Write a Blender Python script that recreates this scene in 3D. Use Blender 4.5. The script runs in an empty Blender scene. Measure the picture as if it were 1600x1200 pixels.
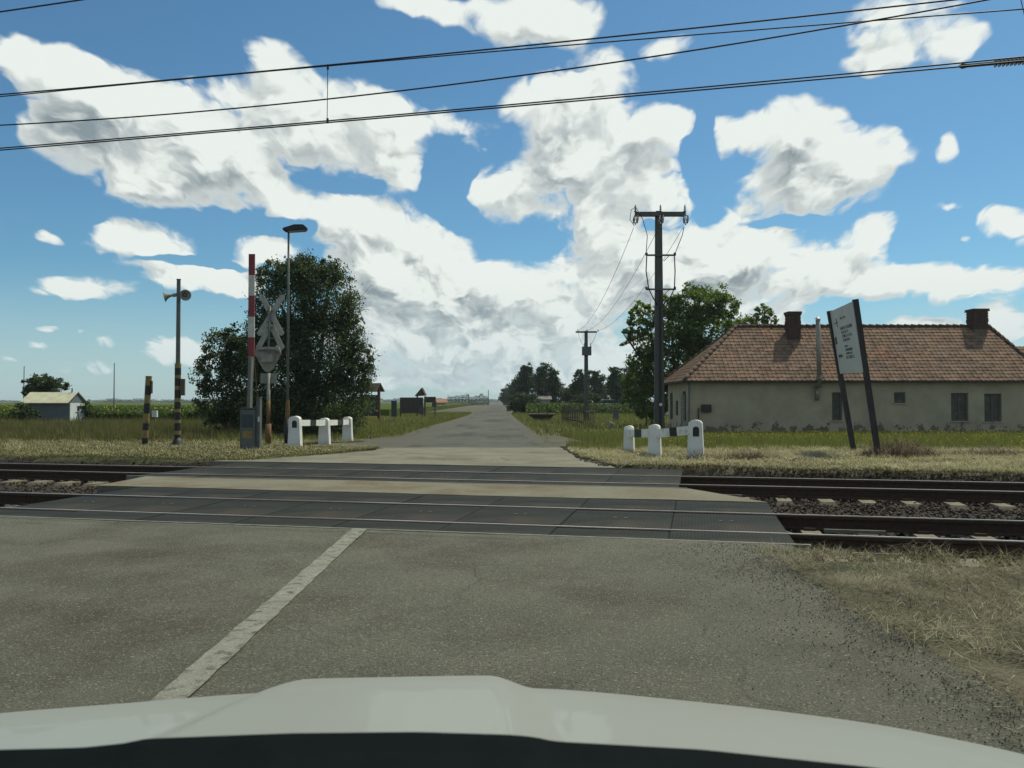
import bpy, math, random
import numpy as np
from mathutils import Vector, Matrix
R = math.radians
rnd = random.Random(7)
rng = np.random.default_rng(11)
SC = bpy.context.scene
COL = SC.collection

# ------------------------------------------------------------------ camera
F = 1300.0; CX, CY = 800.0, 600.0
PITCH = math.atan(28 / F); CAMZ = 1.33
cam_d = bpy.data.cameras.new('camera'); cam = bpy.data.objects.new('camera', cam_d); COL.objects.link(cam)
cam_d.sensor_width = 36; cam_d.lens = 36 * F / 1600
cam_d.clip_start = 0.05; cam_d.clip_end = 12000
cam_d.dof.use_dof = True; cam_d.dof.focus_distance = 22; cam_d.dof.aperture_fstop = 14
cam.location = (0, 0, CAMZ); cam.rotation_euler = (math.pi / 2 + PITCH, 0, 0)
SC.camera = cam

def ray(px, py):
    u = (px - CX) / F; v = (CY - py) / F
    return (u, math.cos(PITCH) - v * math.sin(PITCH), math.sin(PITCH) + v * math.cos(PITCH))
def at(px, py, D):
    r = ray(px, py); k = D / r[1]
    return Vector((r[0] * k, D, CAMZ + r[2] * k))
def sm(x, a, b):
    t = min(1, max(0, (x - a) / (b - a))); return t * t * (3 - 2 * t)
def smn(x, a, b):
    t = np.clip((x - a) / (b - a), 0, 1); return t * t * (3 - 2 * t)
def gz(y): return -0.4 * sm(y, 18, 42)
def gzn(y): return -0.4 * smn(y, 18, 42)
def gp(px, py):
    lo, hi = 1.5, 3000
    for _ in range(60):
        m = (lo + hi) / 2
        if at(px, py, m).z > gz(m): lo = m
        else: hi = m
    p = at(px, py, lo); p.z = gz(lo); return p

# ------------------------------------------------------------------ sun, sky, exposure
SUN_EL, SUN_AZ = R(58), R(45)          # azimuth from the view axis towards the right
sd = bpy.data.lights.new('sun', 'SUN'); so = bpy.data.objects.new('sun', sd); COL.objects.link(so)
sd.energy = 4.1; sd.angle = R(0.55); sd.color = (1.0, 0.97, 0.76)
sdir = Vector((math.cos(SUN_EL) * math.sin(SUN_AZ), math.cos(SUN_EL) * math.cos(SUN_AZ), math.sin(SUN_EL)))
so.rotation_euler = sdir.to_track_quat('Z', 'Y').to_euler()
SC.view_settings.view_transform = 'Standard'; SC.view_settings.look = 'None'
SC.view_settings.exposure = 0.0; SC.view_settings.gamma = 1.0; SC.view_settings.use_curve_mapping = False
SC.cycles.max_bounces = 6; SC.cycles.transparent_max_bounces = 8; SC.cycles.diffuse_bounces = 3

W = bpy.data.worlds.new('World'); SC.world = W; W.use_nodes = True
nt = W.node_tree; nt.nodes.clear()
def nd(tree, typ, **kw):
    n = tree.nodes.new(typ)
    for k, v in kw.items():
        if k == 'ins':
            for i, val in v.items(): n.inputs[i].default_value = val
        else: setattr(n, k, v)
    return n
def lk(tree, a, b): tree.links.new(a, b)

BLOBS = [  # cloud masses: pixel centre, radii, weight
 (30,75,45,45,.9),(75,110,90,55,1),(160,150,120,60,1),(120,205,90,60,1),(250,200,150,80,1.1),(420,125,70,75,1.1),(370,200,150,90,1.1),(520,200,120,85,1.1),
 (600,205,75,65,1),(300,270,190,50,1),(230,295,90,35,.9),(625,255,50,50,.9),(450,305,75,42,1),(350,318,55,22,.7),
 (225,380,90,42,1),(165,378,60,25,.9),(75,366,32,16,.7),(135,450,85,24,1),(285,435,90,27,1),(365,432,55,32,1),(415,388,62,34,.9),
 (575,355,90,70,1.1),(650,395,100,75,1.2),(620,425,130,50,1),(540,330,50,45,.8),
 (640,5,80,25,.8),(740,15,110,38,.9),(860,30,90,55,1),(800,55,70,28,.6),(1040,75,50,25,.45),
 (935,130,75,60,1.1),(870,170,105,60,1.1),(960,215,140,65,1.2),(1045,190,60,32,.9),(900,260,100,60,1.1),(1010,295,120,45,1),(790,300,70,48,1),(855,330,100,34,.9),
 (735,215,55,32,.65),(690,185,40,26,.6),(1250,205,85,60,1.1),(1160,215,75,45,1),(1330,240,110,50,1.1),(1260,290,130,55,1.2),(1365,368,62,34,1),
 (1410,30,105,60,1.1),(1460,70,90,45,1),(1370,98,70,30,.9),(1475,325,55,11,.7),(1478,230,22,34,.55),(1585,352,62,34,1),(1495,375,18,12,.6),
 (940,385,80,62,1.1),(1080,385,150,62,1.2),(1210,405,140,50,1.1),(1340,430,140,44,1),(1480,440,170,34,1),(1010,440,140,55,1),(1150,455,180,34,.9),
 (700,470,190,60,1.1),(850,460,180,65,1.1),(620,515,150,55,1),(900,530,210,60,1),(740,565,270,48,.85),(1580,492,70,34,.9),(1425,503,55,16,.8),(1500,520,200,40,.7),(640,590,90,22,.7),(800,600,130,20,.75),(950,590,110,24,.75),(1180,500,160,40,.8),(1060,480,120,40,.6),(760,520,140,40,.6),
 (285,552,80,27,.8),(160,536,28,11,.75),(75,518,18,9,.6),(62,545,24,8,.7),(120,521,16,8,.5),(140,568,60,16,.6),(20,562,30,8,.5),(300,535,30,15,.6),
 (1098,240,26,95,-1),(700,262,42,60,-1.1),(712,335,34,34,-.9),(560,292,50,18,-.9),(440,350,70,18,-.8),(840,372,46,22,-.8),(1440,375,60,46,-1),(1240,350,110,10,-.7),(335,365,26,60,-.9),(300,407,130,9,-.9),(1110,345,30,20,-.8),(560,420,26,20,-.5),(780,520,40,14,-.5),(1010,350,26,16,-.7),(880,445,60,14,-.5),(1120,500,80,8,-.5),(700,540,60,8,-.5)]
def pix_azel(px, py):
    r = Vector(ray(px, py)).normalized()
    return math.atan2(r.x, r.y), math.asin(r.z)
g = bpy.data.node_groups.new('cloud_density', 'ShaderNodeTree')
g.interface.new_socket('Vector', in_out='INPUT', socket_type='NodeSocketVector')
g.interface.new_socket('Density', in_out='OUTPUT', socket_type='NodeSocketFloat')
gi = g.nodes.new('NodeGroupInput'); go = g.nodes.new('NodeGroupOutput')
acc = None
for (bx, by, rx, ry, w) in BLOBS:
    a, e = pix_azel(bx, by)
    ax = abs(pix_azel(bx + 10, by)[0] - a) / 10; ey = abs(pix_azel(bx, by + 10)[1] - e) / 10
    mp = nd(g, 'ShaderNodeMapping', vector_type='TEXTURE')
    mp.inputs['Location'].default_value = (a, e, 0); mp.inputs['Scale'].default_value = (rx * 1.1 * ax, ry * 1.1 * ey, 1)
    lk(g, gi.outputs[0], mp.inputs['Vector'])
    gr = nd(g, 'ShaderNodeTexGradient', gradient_type='SPHERICAL'); lk(g, mp.outputs[0], gr.inputs[0])
    ma = nd(g, 'ShaderNodeMath', operation='MULTIPLY_ADD'); ma.inputs[1].default_value = w * 1.2
    lk(g, gr.outputs['Fac'], ma.inputs[0])
    if acc is None: ma.inputs[2].default_value = 0
    else: lk(g, acc, ma.inputs[2])
    acc = ma.outputs[0]
mn = nd(g, 'ShaderNodeMath', operation='MINIMUM'); mn.inputs[1].default_value = 1.2; lk(g, acc, mn.inputs[0]); acc = mn.outputs[0]
# beyond the mapped masses the same kind of broken cumulus goes on
sep = nd(g, 'ShaderNodeSeparateXYZ'); lk(g, gi.outputs[0], sep.inputs[0])
ab = nd(g, 'ShaderNodeMath', operation='ABSOLUTE'); lk(g, sep.outputs[0], ab.inputs[0])
m1 = nd(g, 'ShaderNodeMapRange', interpolation_type='SMOOTHSTEP'); lk(g, ab.outputs[0], m1.inputs[0]); m1.inputs[1].default_value = .56; m1.inputs[2].default_value = .75
m2 = nd(g, 'ShaderNodeMapRange', interpolation_type='SMOOTHSTEP'); lk(g, sep.outputs[1], m2.inputs[0]); m2.inputs[1].default_value = .46; m2.inputs[2].default_value = .62
mx = nd(g, 'ShaderNodeMath', operation='MAXIMUM'); lk(g, m1.outputs[0], mx.inputs[0]); lk(g, m2.outputs[0], mx.inputs[1])
bigm = nd(g, 'ShaderNodeMapping', vector_type='POINT'); bigm.inputs['Scale'].default_value = (1, 1.7, 1); lk(g, gi.outputs[0], bigm.inputs[0])
big = nd(g, 'ShaderNodeTexNoise', ins={'Scale': 5.0, 'Detail': 1.0}); lk(g, bigm.outputs[0], big.inputs['Vector'])
bm = nd(g, 'ShaderNodeMapRange'); lk(g, big.outputs['Fac'], bm.inputs[0]); bm.inputs[1].default_value = .47; bm.inputs[2].default_value = .66; bm.inputs[4].default_value = 1.1
mu = nd(g, 'ShaderNodeMath', operation='MULTIPLY'); lk(g, mx.outputs[0], mu.inputs[0]); lk(g, bm.outputs[0], mu.inputs[1])
ad = nd(g, 'ShaderNodeMath', operation='ADD'); lk(g, mu.outputs[0], ad.inputs[0]); lk(g, acc, ad.inputs[1])
# fractal edge
# (clouds shrink towards the horizon: detail coordinates stretch with 1 / (elevation + c))
em = nd(g, 'ShaderNodeMath', operation='MAXIMUM'); lk(g, sep.outputs[1], em.inputs[0]); em.inputs[1].default_value = -.1
ep = nd(g, 'ShaderNodeMath', operation='ADD'); lk(g, em.outputs[0], ep.inputs[0]); ep.inputs[1].default_value = .36
eq = nd(g, 'ShaderNodeMath', operation='DIVIDE'); lk(g, sep.outputs[0], eq.inputs[0]); lk(g, ep.outputs[0], eq.inputs[1])
er = nd(g, 'ShaderNodeMath', operation='LOGARITHM'); lk(g, ep.outputs[0], er.inputs[0]); er.inputs[1].default_value = 2.2
fm = nd(g, 'ShaderNodeCombineXYZ'); lk(g, eq.outputs[0], fm.inputs[0]); lk(g, er.outputs[0], fm.inputs[1])
fn = nd(g, 'ShaderNodeTexNoise', ins={'Scale': 7.5, 'Detail': 10.0, 'Roughness': .6, 'Distortion': .1}); lk(g, fm.outputs[0], fn.inputs['Vector'])
f2 = nd(g, 'ShaderNodeMath', operation='SUBTRACT'); lk(g, fn.outputs['Fac'], f2.inputs[0]); f2.inputs[1].default_value = .5
f3 = nd(g, 'ShaderNodeMath', operation='MULTIPLY_ADD'); lk(g, f2.outputs[0], f3.inputs[0]); lk(g, ad.outputs[0], f3.inputs[2])
fa = nd(g, 'ShaderNodeMapRange', interpolation_type='SMOOTHSTEP'); lk(g, ad.outputs[0], fa.inputs[0]); fa.inputs[1].default_value = 0; fa.inputs[2].default_value = .45; fa.inputs[3].default_value = .35; fa.inputs[4].default_value = 2.4
lk(g, fa.outputs[0], f3.inputs[1])
vo = nd(g, 'ShaderNodeTexVoronoi', feature='F1', ins={'Scale': 8.5, 'Detail': 2.0, 'Roughness': .55, 'Lacunarity': 2.3}); vo.normalize = True
vw = nd(g, 'ShaderNodeTexNoise', ins={'Scale': 14.0, 'Detail': 2.0}); lk(g, fm.outputs[0], vw.inputs['Vector'])
vx = nd(g, 'ShaderNodeVectorMath', operation='MULTIPLY_ADD'); lk(g, vw.outputs['Color'], vx.inputs[0]); vx.inputs[1].default_value = (.13, .13, 0); lk(g, fm.outputs[0], vx.inputs[2]); lk(g, vx.outputs[0], vo.inputs['Vector'])
v1 = nd(g, 'ShaderNodeMath', operation='SUBTRACT'); v1.inputs[0].default_value = .36; lk(g, vo.outputs['Distance'], v1.inputs[1])
v2 = nd(g, 'ShaderNodeMapRange', interpolation_type='SMOOTHSTEP'); lk(g, ad.outputs[0], v2.inputs[0]); v2.inputs[1].default_value = 0; v2.inputs[2].default_value = .4; v2.inputs[4].default_value = 3.2
v3 = nd(g, 'ShaderNodeMath', operation='MULTIPLY_ADD'); lk(g, v1.outputs[0], v3.inputs[0]); lk(g, v2.outputs[0], v3.inputs[1]); lk(g, f3.outputs[0], v3.inputs[2])
lk(g, v3.outputs[0], go.inputs[0])

tc = nd(nt, 'ShaderNodeTexCoord'); sx = nd(nt, 'ShaderNodeSeparateXYZ'); lk(nt, tc.outputs['Generated'], sx.inputs[0])
az = nd(nt, 'ShaderNodeMath', operation='ARCTAN2'); lk(nt, sx.outputs[0], az.inputs[0]); lk(nt, sx.outputs[1], az.inputs[1])
el = nd(nt, 'ShaderNodeMath', operation='ARCSINE'); lk(nt, sx.outputs[2], el.inputs[0])
cv = nd(nt, 'ShaderNodeCombineXYZ'); lk(nt, az.outputs[0], cv.inputs[0]); lk(nt, el.outputs[0], cv.inputs[1])
wn = nd(nt, 'ShaderNodeTexNoise', ins={'Scale': 16.0, 'Detail': 3.0}); lk(nt, cv.outputs[0], wn.inputs['Vector'])
ws = nd(nt, 'ShaderNodeVectorMath', operation='SUBTRACT'); lk(nt, wn.outputs['Color'], ws.inputs[0]); ws.inputs[1].default_value = (.5, .5, .5)
wa = nd(nt, 'ShaderNodeVectorMath', operation='MULTIPLY_ADD'); lk(nt, ws.outputs[0], wa.inputs[0]); wa.inputs[1].default_value = (.04, .034, 0); lk(nt, cv.outputs[0], wa.inputs[2])
def dens(off):
    o = nd(nt, 'ShaderNodeVectorMath', operation='ADD'); lk(nt, wa.outputs[0], o.inputs[0]); o.inputs[1].default_value = off
    n = nt.nodes.new('ShaderNodeGroup'); n.node_tree = g; lk(nt, o.outputs[0], n.inputs[0]); return n.outputs[0]
d0 = dens((0, 0, 0)); d1 = dens((.014, .03, 0))
mask = nd(nt, 'ShaderNodeMapRange', interpolation_type='SMOOTHSTEP'); lk(nt, d0, mask.inputs[0]); mask.inputs[1].default_value = .24; mask.inputs[2].default_value = .9
df = nd(nt, 'ShaderNodeMath', operation='SUBTRACT'); lk(nt, d1, df.inputs[0]); lk(nt, d0, df.inputs[1])
core = nd(nt, 'ShaderNodeMapRange', interpolation_type='SMOOTHSTEP'); lk(nt, d0, core.inputs[0]); core.inputs[1].default_value = .45; core.inputs[2].default_value = 1.7; core.inputs[3].default_value = .3; core.inputs[4].default_value = 1.25
ds = nd(nt, 'ShaderNodeMapRange', interpolation_type='SMOOTHSTEP'); lk(nt, df.outputs[0], ds.inputs[0]); ds.inputs[1].default_value = -.42; ds.inputs[2].default_value = .55; ds.inputs[4].default_value = .85
sh = nd(nt, 'ShaderNodeMath', operation='MULTIPLY_ADD', use_clamp=True); lk(nt, ds.outputs[0], sh.inputs[0]); lk(nt, core.outputs[0], sh.inputs[1]); sh.inputs[2].default_value = 0
ccol = nd(nt, 'ShaderNodeMix', data_type='RGBA'); lk(nt, sh.outputs[0], ccol.inputs[0])
ccol.inputs[6].default_value = (8.3, 8.8, 8.4, 1); ccol.inputs[7].default_value = (2.5, 3.1, 3.4, 1)
sky = nd(nt, 'ShaderNodeTexSky', sky_type='NISHITA', sun_disc=False, sun_elevation=SUN_EL, sun_rotation=SUN_AZ, air_density=1.0, dust_density=.6, ozone_density=2.2, altitude=100)
tint = nd(nt, 'ShaderNodeMix', data_type='RGBA', blend_type='MULTIPLY'); tint.inputs[0].default_value = 1; lk(nt, sky.outputs[0], tint.inputs[6]); tint.inputs[7].default_value = (.54, .85, .93, 1)
cm = nd(nt, 'ShaderNodeMix', data_type='RGBA'); lk(nt, mask.outputs[0], cm.inputs[0]); lk(nt, tint.outputs[2], cm.inputs[6]); lk(nt, ccol.outputs[2], cm.inputs[7])
# aerial haze low over the horizon
hz = nd(nt, 'ShaderNodeMapRange', interpolation_type='SMOOTHSTEP'); lk(nt, el.outputs[0], hz.inputs[0]); hz.inputs[1].default_value = .0; hz.inputs[2].default_value = .16; hz.inputs[3].default_value = .6; hz.inputs[4].default_value = 0
hm = nd(nt, 'ShaderNodeMix', data_type='RGBA'); lk(nt, hz.outputs[0], hm.inputs[0]); lk(nt, cm.outputs[2], hm.inputs[6]); hm.inputs[7].default_value = (5.0, 6.3, 6.8, 1)
bg = nd(nt, 'ShaderNodeBackground'); lk(nt, hm.outputs[2], bg.inputs[0]); bg.inputs[1].default_value = .1
wo = nd(nt, 'ShaderNodeOutputWorld'); lk(nt, bg.outputs[0], wo.inputs[0])
W.cycles.sampling_method = 'MANUAL'; W.cycles.sample_map_resolution = 256

# ------------------------------------------------------------------ materials
def pmat(name, c1, c2=None, rough=.8, scale=5, detail=4, bump=0, bscale=None, c3=None, s3=1.0, t3=(.5, .6), tint=0, trans=0, metal=0, spec=.3, stretch=(1, 1, 1), coat=0, bdist=.02, ramp=(.35, .65), speck=None, grain=None):
    m = bpy.data.materials.new(name); m.use_nodes = True; t = m.node_tree; b = t.nodes['Principled BSDF']
    b.inputs['Roughness'].default_value = rough; b.inputs['Metallic'].default_value = metal
    b.inputs['Specular IOR Level'].default_value = spec; b.inputs['Coat Weight'].default_value = coat
    co = nd(t, 'ShaderNodeTexCoord'); mp = nd(t, 'ShaderNodeMapping'); mp.inputs['Scale'].default_value = stretch; lk(t, co.outputs['Object'], mp.inputs[0])
    vec = mp.outputs[0]
    rgb = nd(t, 'ShaderNodeRGB'); rgb.outputs[0].default_value = (*c1, 1); cur = rgb.outputs[0]
    if c2:
        n = nd(t, 'ShaderNodeTexNoise', ins={'Scale': scale, 'Detail': detail, 'Roughness': .6}); lk(t, vec, n.inputs['Vector'])
        r = nd(t, 'ShaderNodeMapRange'); lk(t, n.outputs['Fac'], r.inputs[0]); r.inputs[1].default_value, r.inputs[2].default_value = ramp
        x = nd(t, 'ShaderNodeMix', data_type='RGBA'); lk(t, r.outputs[0], x.inputs[0]); lk(t, cur, x.inputs[6]); x.inputs[7].default_value = (*c2, 1); cur = x.outputs[2]
    if c3:
        n = nd(t, 'ShaderNodeTexNoise', ins={'Scale': s3, 'Detail': 5.0, 'Roughness': .65}); lk(t, vec, n.inputs['Vector'])
        r = nd(t, 'ShaderNodeMapRange'); lk(t, n.outputs['Fac'], r.inputs[0]); r.inputs[1].default_value, r.inputs[2].default_value = t3
        x = nd(t, 'ShaderNodeMix', data_type='RGBA'); lk(t, r.outputs[0], x.inputs[0]); lk(t, cur, x.inputs[6]); x.inputs[7].default_value = (*c3, 1); cur = x.outputs[2]
    if speck:   # (scale, threshold, colour)
        vo = nd(t, 'ShaderNodeTexVoronoi', ins={'Scale': speck[0]}); lk(t, vec, vo.inputs['Vector'])
        sp = nd(t, 'ShaderNodeSeparateColor'); lk(t, vo.outputs['Color'], sp.inputs[0])
        r = nd(t, 'ShaderNodeMapRange'); lk(t, sp.outputs[0], r.inputs[0]); r.inputs[1].default_value, r.inputs[2].default_value = speck[1], min(1, speck[1] + .12)
        x = nd(t, 'ShaderNodeMix', data_type='RGBA'); lk(t, r.outputs[0], x.inputs[0]); lk(t, cur, x.inputs[6]); x.inputs[7].default_value = (*speck[2], 1); cur = x.outputs[2]
    if grain:
        n = nd(t, 'ShaderNodeTexNoise', ins={'Scale': float(grain[0]), 'Detail': 3.0, 'Roughness': .8}); lk(t, vec, n.inputs['Vector'])
        r = nd(t, 'ShaderNodeMapRange'); lk(t, n.outputs['Fac'], r.inputs[0]); r.inputs[1].default_value, r.inputs[2].default_value = .3, .7; r.inputs[3].default_value = 1 - grain[1]; r.inputs[4].default_value = 1 + grain[1]
        x = nd(t, 'ShaderNodeVectorMath', operation='SCALE'); lk(t, cur, x.inputs[0]); lk(t, r.outputs[0], x.inputs['Scale']); cur = x.outputs[0]
    if tint:
        a = nd(t, 'ShaderNodeAttribute', attribute_name='tint')
        r = nd(t, 'ShaderNodeMapRange'); lk(t, a.outputs['Fac'], r.inputs[0]); r.inputs[3].default_value = 1 - tint; r.inputs[4].default_value = 1 + tint
        x = nd(t, 'ShaderNodeVectorMath', operation='SCALE'); lk(t, cur, x.inputs[0]); lk(t, r.outputs[0], x.inputs['Scale']); cur = x.outputs[0]
    lk(t, cur, b.inputs['Base Color'])
    if bump:
        n = nd(t, 'ShaderNodeTexNoise', ins={'Scale': bscale or scale * 4, 'Detail': 6.0, 'Roughness': .6}); lk(t, vec, n.inputs['Vector'])
        bu = nd(t, 'ShaderNodeBump', ins={'Strength': bump, 'Distance': bdist}); lk(t, n.outputs['Fac'], bu.inputs['Height']); lk(t, bu.outputs[0], b.inputs['Normal'])
    if trans:
        tr = nd(t, 'ShaderNodeBsdfTranslucent'); ms = nd(t, 'ShaderNodeMixShader', ins={0: trans}); x = nd(t, 'ShaderNodeMix', data_type='RGBA', blend_type='MULTIPLY')
        x.inputs[0].default_value = 1; lk(t, cur, x.inputs[6]); x.inputs[7].default_value = (1.5, 1.6, .55, 1); lk(t, x.outputs[2], tr.inputs[0])
        o = t.nodes['Material Output']; lk(t, b.outputs[0], ms.inputs[1]); lk(t, tr.outputs[0], ms.inputs[2]); lk(t, ms.outputs[0], o.inputs[0])
    return m
M = {}
M['asphalt'] = pmat('asphalt', (.11, .108, .085), (.138, .134, .106), .95, 1.1, 6, 1, 190, (.075, .066, .05), .5, (.48, .68), bdist=.014, speck=(110, .9, (.26, .25, .2)), grain=(75, .6), spec=.15)
M['concrete_road'] = pmat('concrete_road', (.19, .18, .138), (.145, .135, .102), .95, .9, 6, .5, 60, (.1, .082, .058), .35, (.54, .72), bdist=.005, grain=(30, .25), spec=.15)
M['rusty_road'] = pmat('rusty_road', (.17, .16, .12), (.14, .122, .086), .95, 1.2, 6, .5, 60, (.12, .085, .052), .3, (.52, .66), grain=(40, .3), spec=.15, bdist=.006)
M['old_asphalt'] = pmat('old_asphalt', (.078, .08, .068), (.102, .102, .086), .95, .6, 6, .8, 50, (.055, .053, .045), .3, (.5, .6), bdist=.01, stretch=(1, .3, 1), spec=.15)
M['gravel'] = pmat('gravel', (.065, .06, .05), (.1, .092, .076), .95, 9, 6, 1, 30, (.06, .065, .03), .7, (.5, .65), bdist=.02)
M['panel'] = pmat('rubber_panel', (.017, .02, .019), (.025, .027, .025), .85, 3, 5, .4, 120, (.055, .043, .033), .55, (.5, .7), bdist=.004, spec=.12)
M['ballast_bed'] = pmat('ballast_bed', (.025, .019, .015), (.045, .034, .025), .95, 14, 5, 1, 30, bdist=.04)
M['stone'] = pmat('ballast_stone', (.055, .039, .028), (.078, .056, .04), .9, 3, 3, .3, tint=.55)
M['sleeper'] = pmat('sleeper_concrete', (.19, .17, .125), (.13, .112, .08), .9, 6, 4, .4, 60, (.16, .12, .08), 3, (.55, .7), bdist=.004)
M['rail_side'] = pmat('rail_rust', (.045, .03, .022), (.065, .04, .026), .85, 20, 4, .3, spec=.2)
M['rail_top'] = pmat('rail_head', (.8, .82, .8), (.6, .6, .58), .3, 30, 3, metal=1, stretch=(1, 1, 1))
M['steel_edge'] = pmat('galvanised_edge', (.2, .2, .165), (.14, .125, .095), .7, 8, 4, .2, metal=.4)
M['line_paint'] = pmat('line_paint', (.25, .25, .21), (.2, .2, .165), .9, 5, 5, 1, 160, (.09, .085, .065), 14, (.5, .66), bdist=.008, grain=(90, .35), spec=.15)
M['ground'] = pmat('ground_earth', (.075, .064, .042), (.11, .092, .062), .97, 2.2, 6, .8, 14, (.06, .068, .03), .12, (.46, .6), bdist=.04)
M['soil'] = pmat('dry_soil', (.3, .21, .12), (.24, .16, .085), .97, 1.2, 5, .5, 9)
M['grass_green'] = pmat('grass_green', (.11, .12, .055), (.15, .148, .07), .75, .8, 4, tint=.5, trans=.35, spec=.15)
M['grass_olive'] = pmat('grass_olive', (.135, .12, .06), (.1, .1, .044), .8, .35, 5, tint=.5, trans=.25, spec=.15, ramp=(.4, .6))
M['straw'] = pmat('straw', (.38, .34, .235), (.27, .24, .16), .75, 1.1, 4, tint=.5, trans=.2, spec=.2)
M['straw_dark'] = pmat('straw_dark', (.13, .11, .075), (.235, .205, .145), .85, 1.6, 4, tint=.5, trans=.1, spec=.15)
M['twig'] = pmat('dry_twig', (.13, .09, .065), (.19, .14, .1), .85, 3, 3, tint=.5, spec=.15)
M['flower'] = pmat('yellow_flower', (.5, .42, .04), None, .7, tint=.2, trans=.3)
M['crop'] = pmat('crop_leaf', (.06, .088, .026), (.085, .115, .032), .7, .15, 4, tint=.45, trans=.3, spec=.2)
M['crop_far'] = pmat('crop_far', (.06, .085, .018), (.08, .1, .024), 1, .06, 6, 1, .8, (.08, .09, .03), .02, (.5, .65), bdist=.4, stretch=(1, 2.2, 1), spec=.02)
M['leaf_dark'] = pmat('leaf_dark', (.046, .068, .028), (.066, .09, .036), .6, .5, 3, tint=.7, trans=.28, spec=.3)
M['leaf_mid'] = pmat('leaf_mid', (.08, .115, .038), (.105, .145, .048), .55, .5, 3, tint=.5, trans=.5, spec=.3)
M['leaf_far'] = pmat('leaf_far', (.04, .06, .032), (.055, .078, .04), .7, .1, 3, tint=.5, trans=.25, spec=.2)
M['leaf_hazy'] = pmat('leaf_hazy', (.045, .062, .04), (.055, .075, .045), .9, .02, 3, tint=.4, spec=.1)
M['bark'] = pmat('bark', (.075, .06, .045), (.12, .1, .078), .95, 9, 5, .8, 30, stretch=(1, 1, .25))
M['white_paint'] = pmat('white_masonry_paint', (.74, .74, .69), (.66, .65, .59), .8, 4, 5, .35, 50, (.36, .32, .25), 3.5, (.55, .75), bdist=.004)
M['black_paint'] = pmat('black_paint', (.02, .02, .022), (.035, .034, .032), .6, 9, 4, .2)
M['grey_paint'] = pmat('grey_paint', (.16, .165, .15), (.12, .12, .105), .6, 5, 4, .2)
M['light_grey'] = pmat('light_grey_paint', (.25, .26, .23), (.2, .2, .17), .65, 6, 4, .2)
M['cabinet'] = pmat('cabinet_paint', (.12, .13, .12), (.09, .097, .09), .6, 4, 4, .2)
M['red_paint'] = pmat('red_paint', (.24, .04, .045), (.19, .035, .04), .5, 5, 3)
M['white_band'] = pmat('white_band', (.55, .54, .48), (.45, .43, .37), .6, 5, 3)
M['yellow_paint'] = pmat('yellow_paint', (.27, .2, .07), (.2, .145, .055), .7, 9, 4, .2, c3=(.12, .085, .03), s3=7, t3=(.58, .7))
M['orange_rust'] = pmat('ochre_paint', (.19, .11, .05), (.14, .08, .035), .8, 9, 4, .3)
M['cross_back'] = pmat('cross_back_white', (.36, .355, .31), (.27, .26, .22), .7, 6, 5, .2)
M['signal_back'] = pmat('sign_back_grey', (.3, .29, .25), (.22, .2, .17), .7, 6, 5, .2, c3=(.17, .12, .09), s3=4, t3=(.56, .7))
M['pole_grey'] = pmat('pole_metal', (.13, .14, .12), (.1, .105, .09), .6, 5, 4, .1)
M['concrete_pole'] = pmat('concrete_pole', (.085, .083, .075), (.115, .11, .098), .9, 3, 5, .4, 30, stretch=(1, 1, .3))
M['wood_dark'] = pmat('dark_wood', (.05, .032, .024), (.075, .05, .036), .85, 7, 5, .5, 30, stretch=(1, 1, .2))
M['wood_red'] = pmat('red_brown_wood', (.085, .034, .024), (.06, .025, .018), .8, 7, 5, .4, 30)
M['picket_wood'] = pmat('picket_wood', (.04, .03, .023), (.07, .052, .04), .95, 7, 5, .6, 30, stretch=(1, 1, .2))
M['wood_grey'] = pmat('weathered_wood', (.085, .068, .05), (.13, .105, .08), .9, 7, 5, .6, 30, stretch=(1, 1, .2))
M['board_dark'] = pmat('board_back', (.035, .032, .032), (.05, .045, .042), .8, 3, 4, .2)
M['board_blue'] = pmat('board_grey_blue', (.06, .07, .08), (.05, .057, .065), .7, 3, 4)
M['sign_face'] = pmat('sign_face', (.5, .52, .48), (.44, .46, .42), .5, 2, 4)
M['sign_ink'] = pmat('sign_ink', (.05, .06, .06), None, .6)
M['wire'] = pmat('wire_metal', (.025, .027, .028), None, .6)
M['insulator'] = pmat('insulator', (.05, .04, .035), None, .35)
def wall_mat():
    m = pmat('old_plaster', (.42, .365, .25), (.32, .28, .19), .95, .9, 7, .8, 22, (.36, .335, .24), 1.7, (.56, .7), bdist=.012)
    t = m.node_tree; b = t.nodes['Principled BSDF']; cur = b.inputs['Base Color'].links[0].from_socket
    co = nd(t, 'ShaderNodeTexCoord'); s = nd(t, 'ShaderNodeSeparateXYZ'); lk(t, co.outputs['Object'], s.inputs[0])
    n = nd(t, 'ShaderNodeTexNoise', ins={'Scale': 1.9, 'Detail': 7.0, 'Roughness': .7}); lk(t, co.outputs['Object'], n.inputs['Vector'])
    r = nd(t, 'ShaderNodeMapRange'); lk(t, n.outputs['Fac'], r.inputs[0]); r.inputs[1].default_value = .42; r.inputs[2].default_value = .72; r.inputs[3].default_value = .1; r.inputs[4].default_value = 1.1
    c = nd(t, 'ShaderNodeMath', operation='LESS_THAN'); lk(t, s.outputs[2], c.inputs[0]); lk(t, r.outputs[0], c.inputs[1])
    x = nd(t, 'ShaderNodeMix', data_type='RGBA'); lk(t, c.outputs[0], x.inputs[0]); lk(t, cur, x.inputs[6]); x.inputs[7].default_value = (.15, .13, .095, 1)
    lk(t, x.outputs[2], b.inputs['Base Color']); return m
M['wall'] = wall_mat()
M['plinth'] = pmat('dark_plinth', (.06, .055, .045), (.04, .038, .03), .95, 3, 4, .4)
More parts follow.
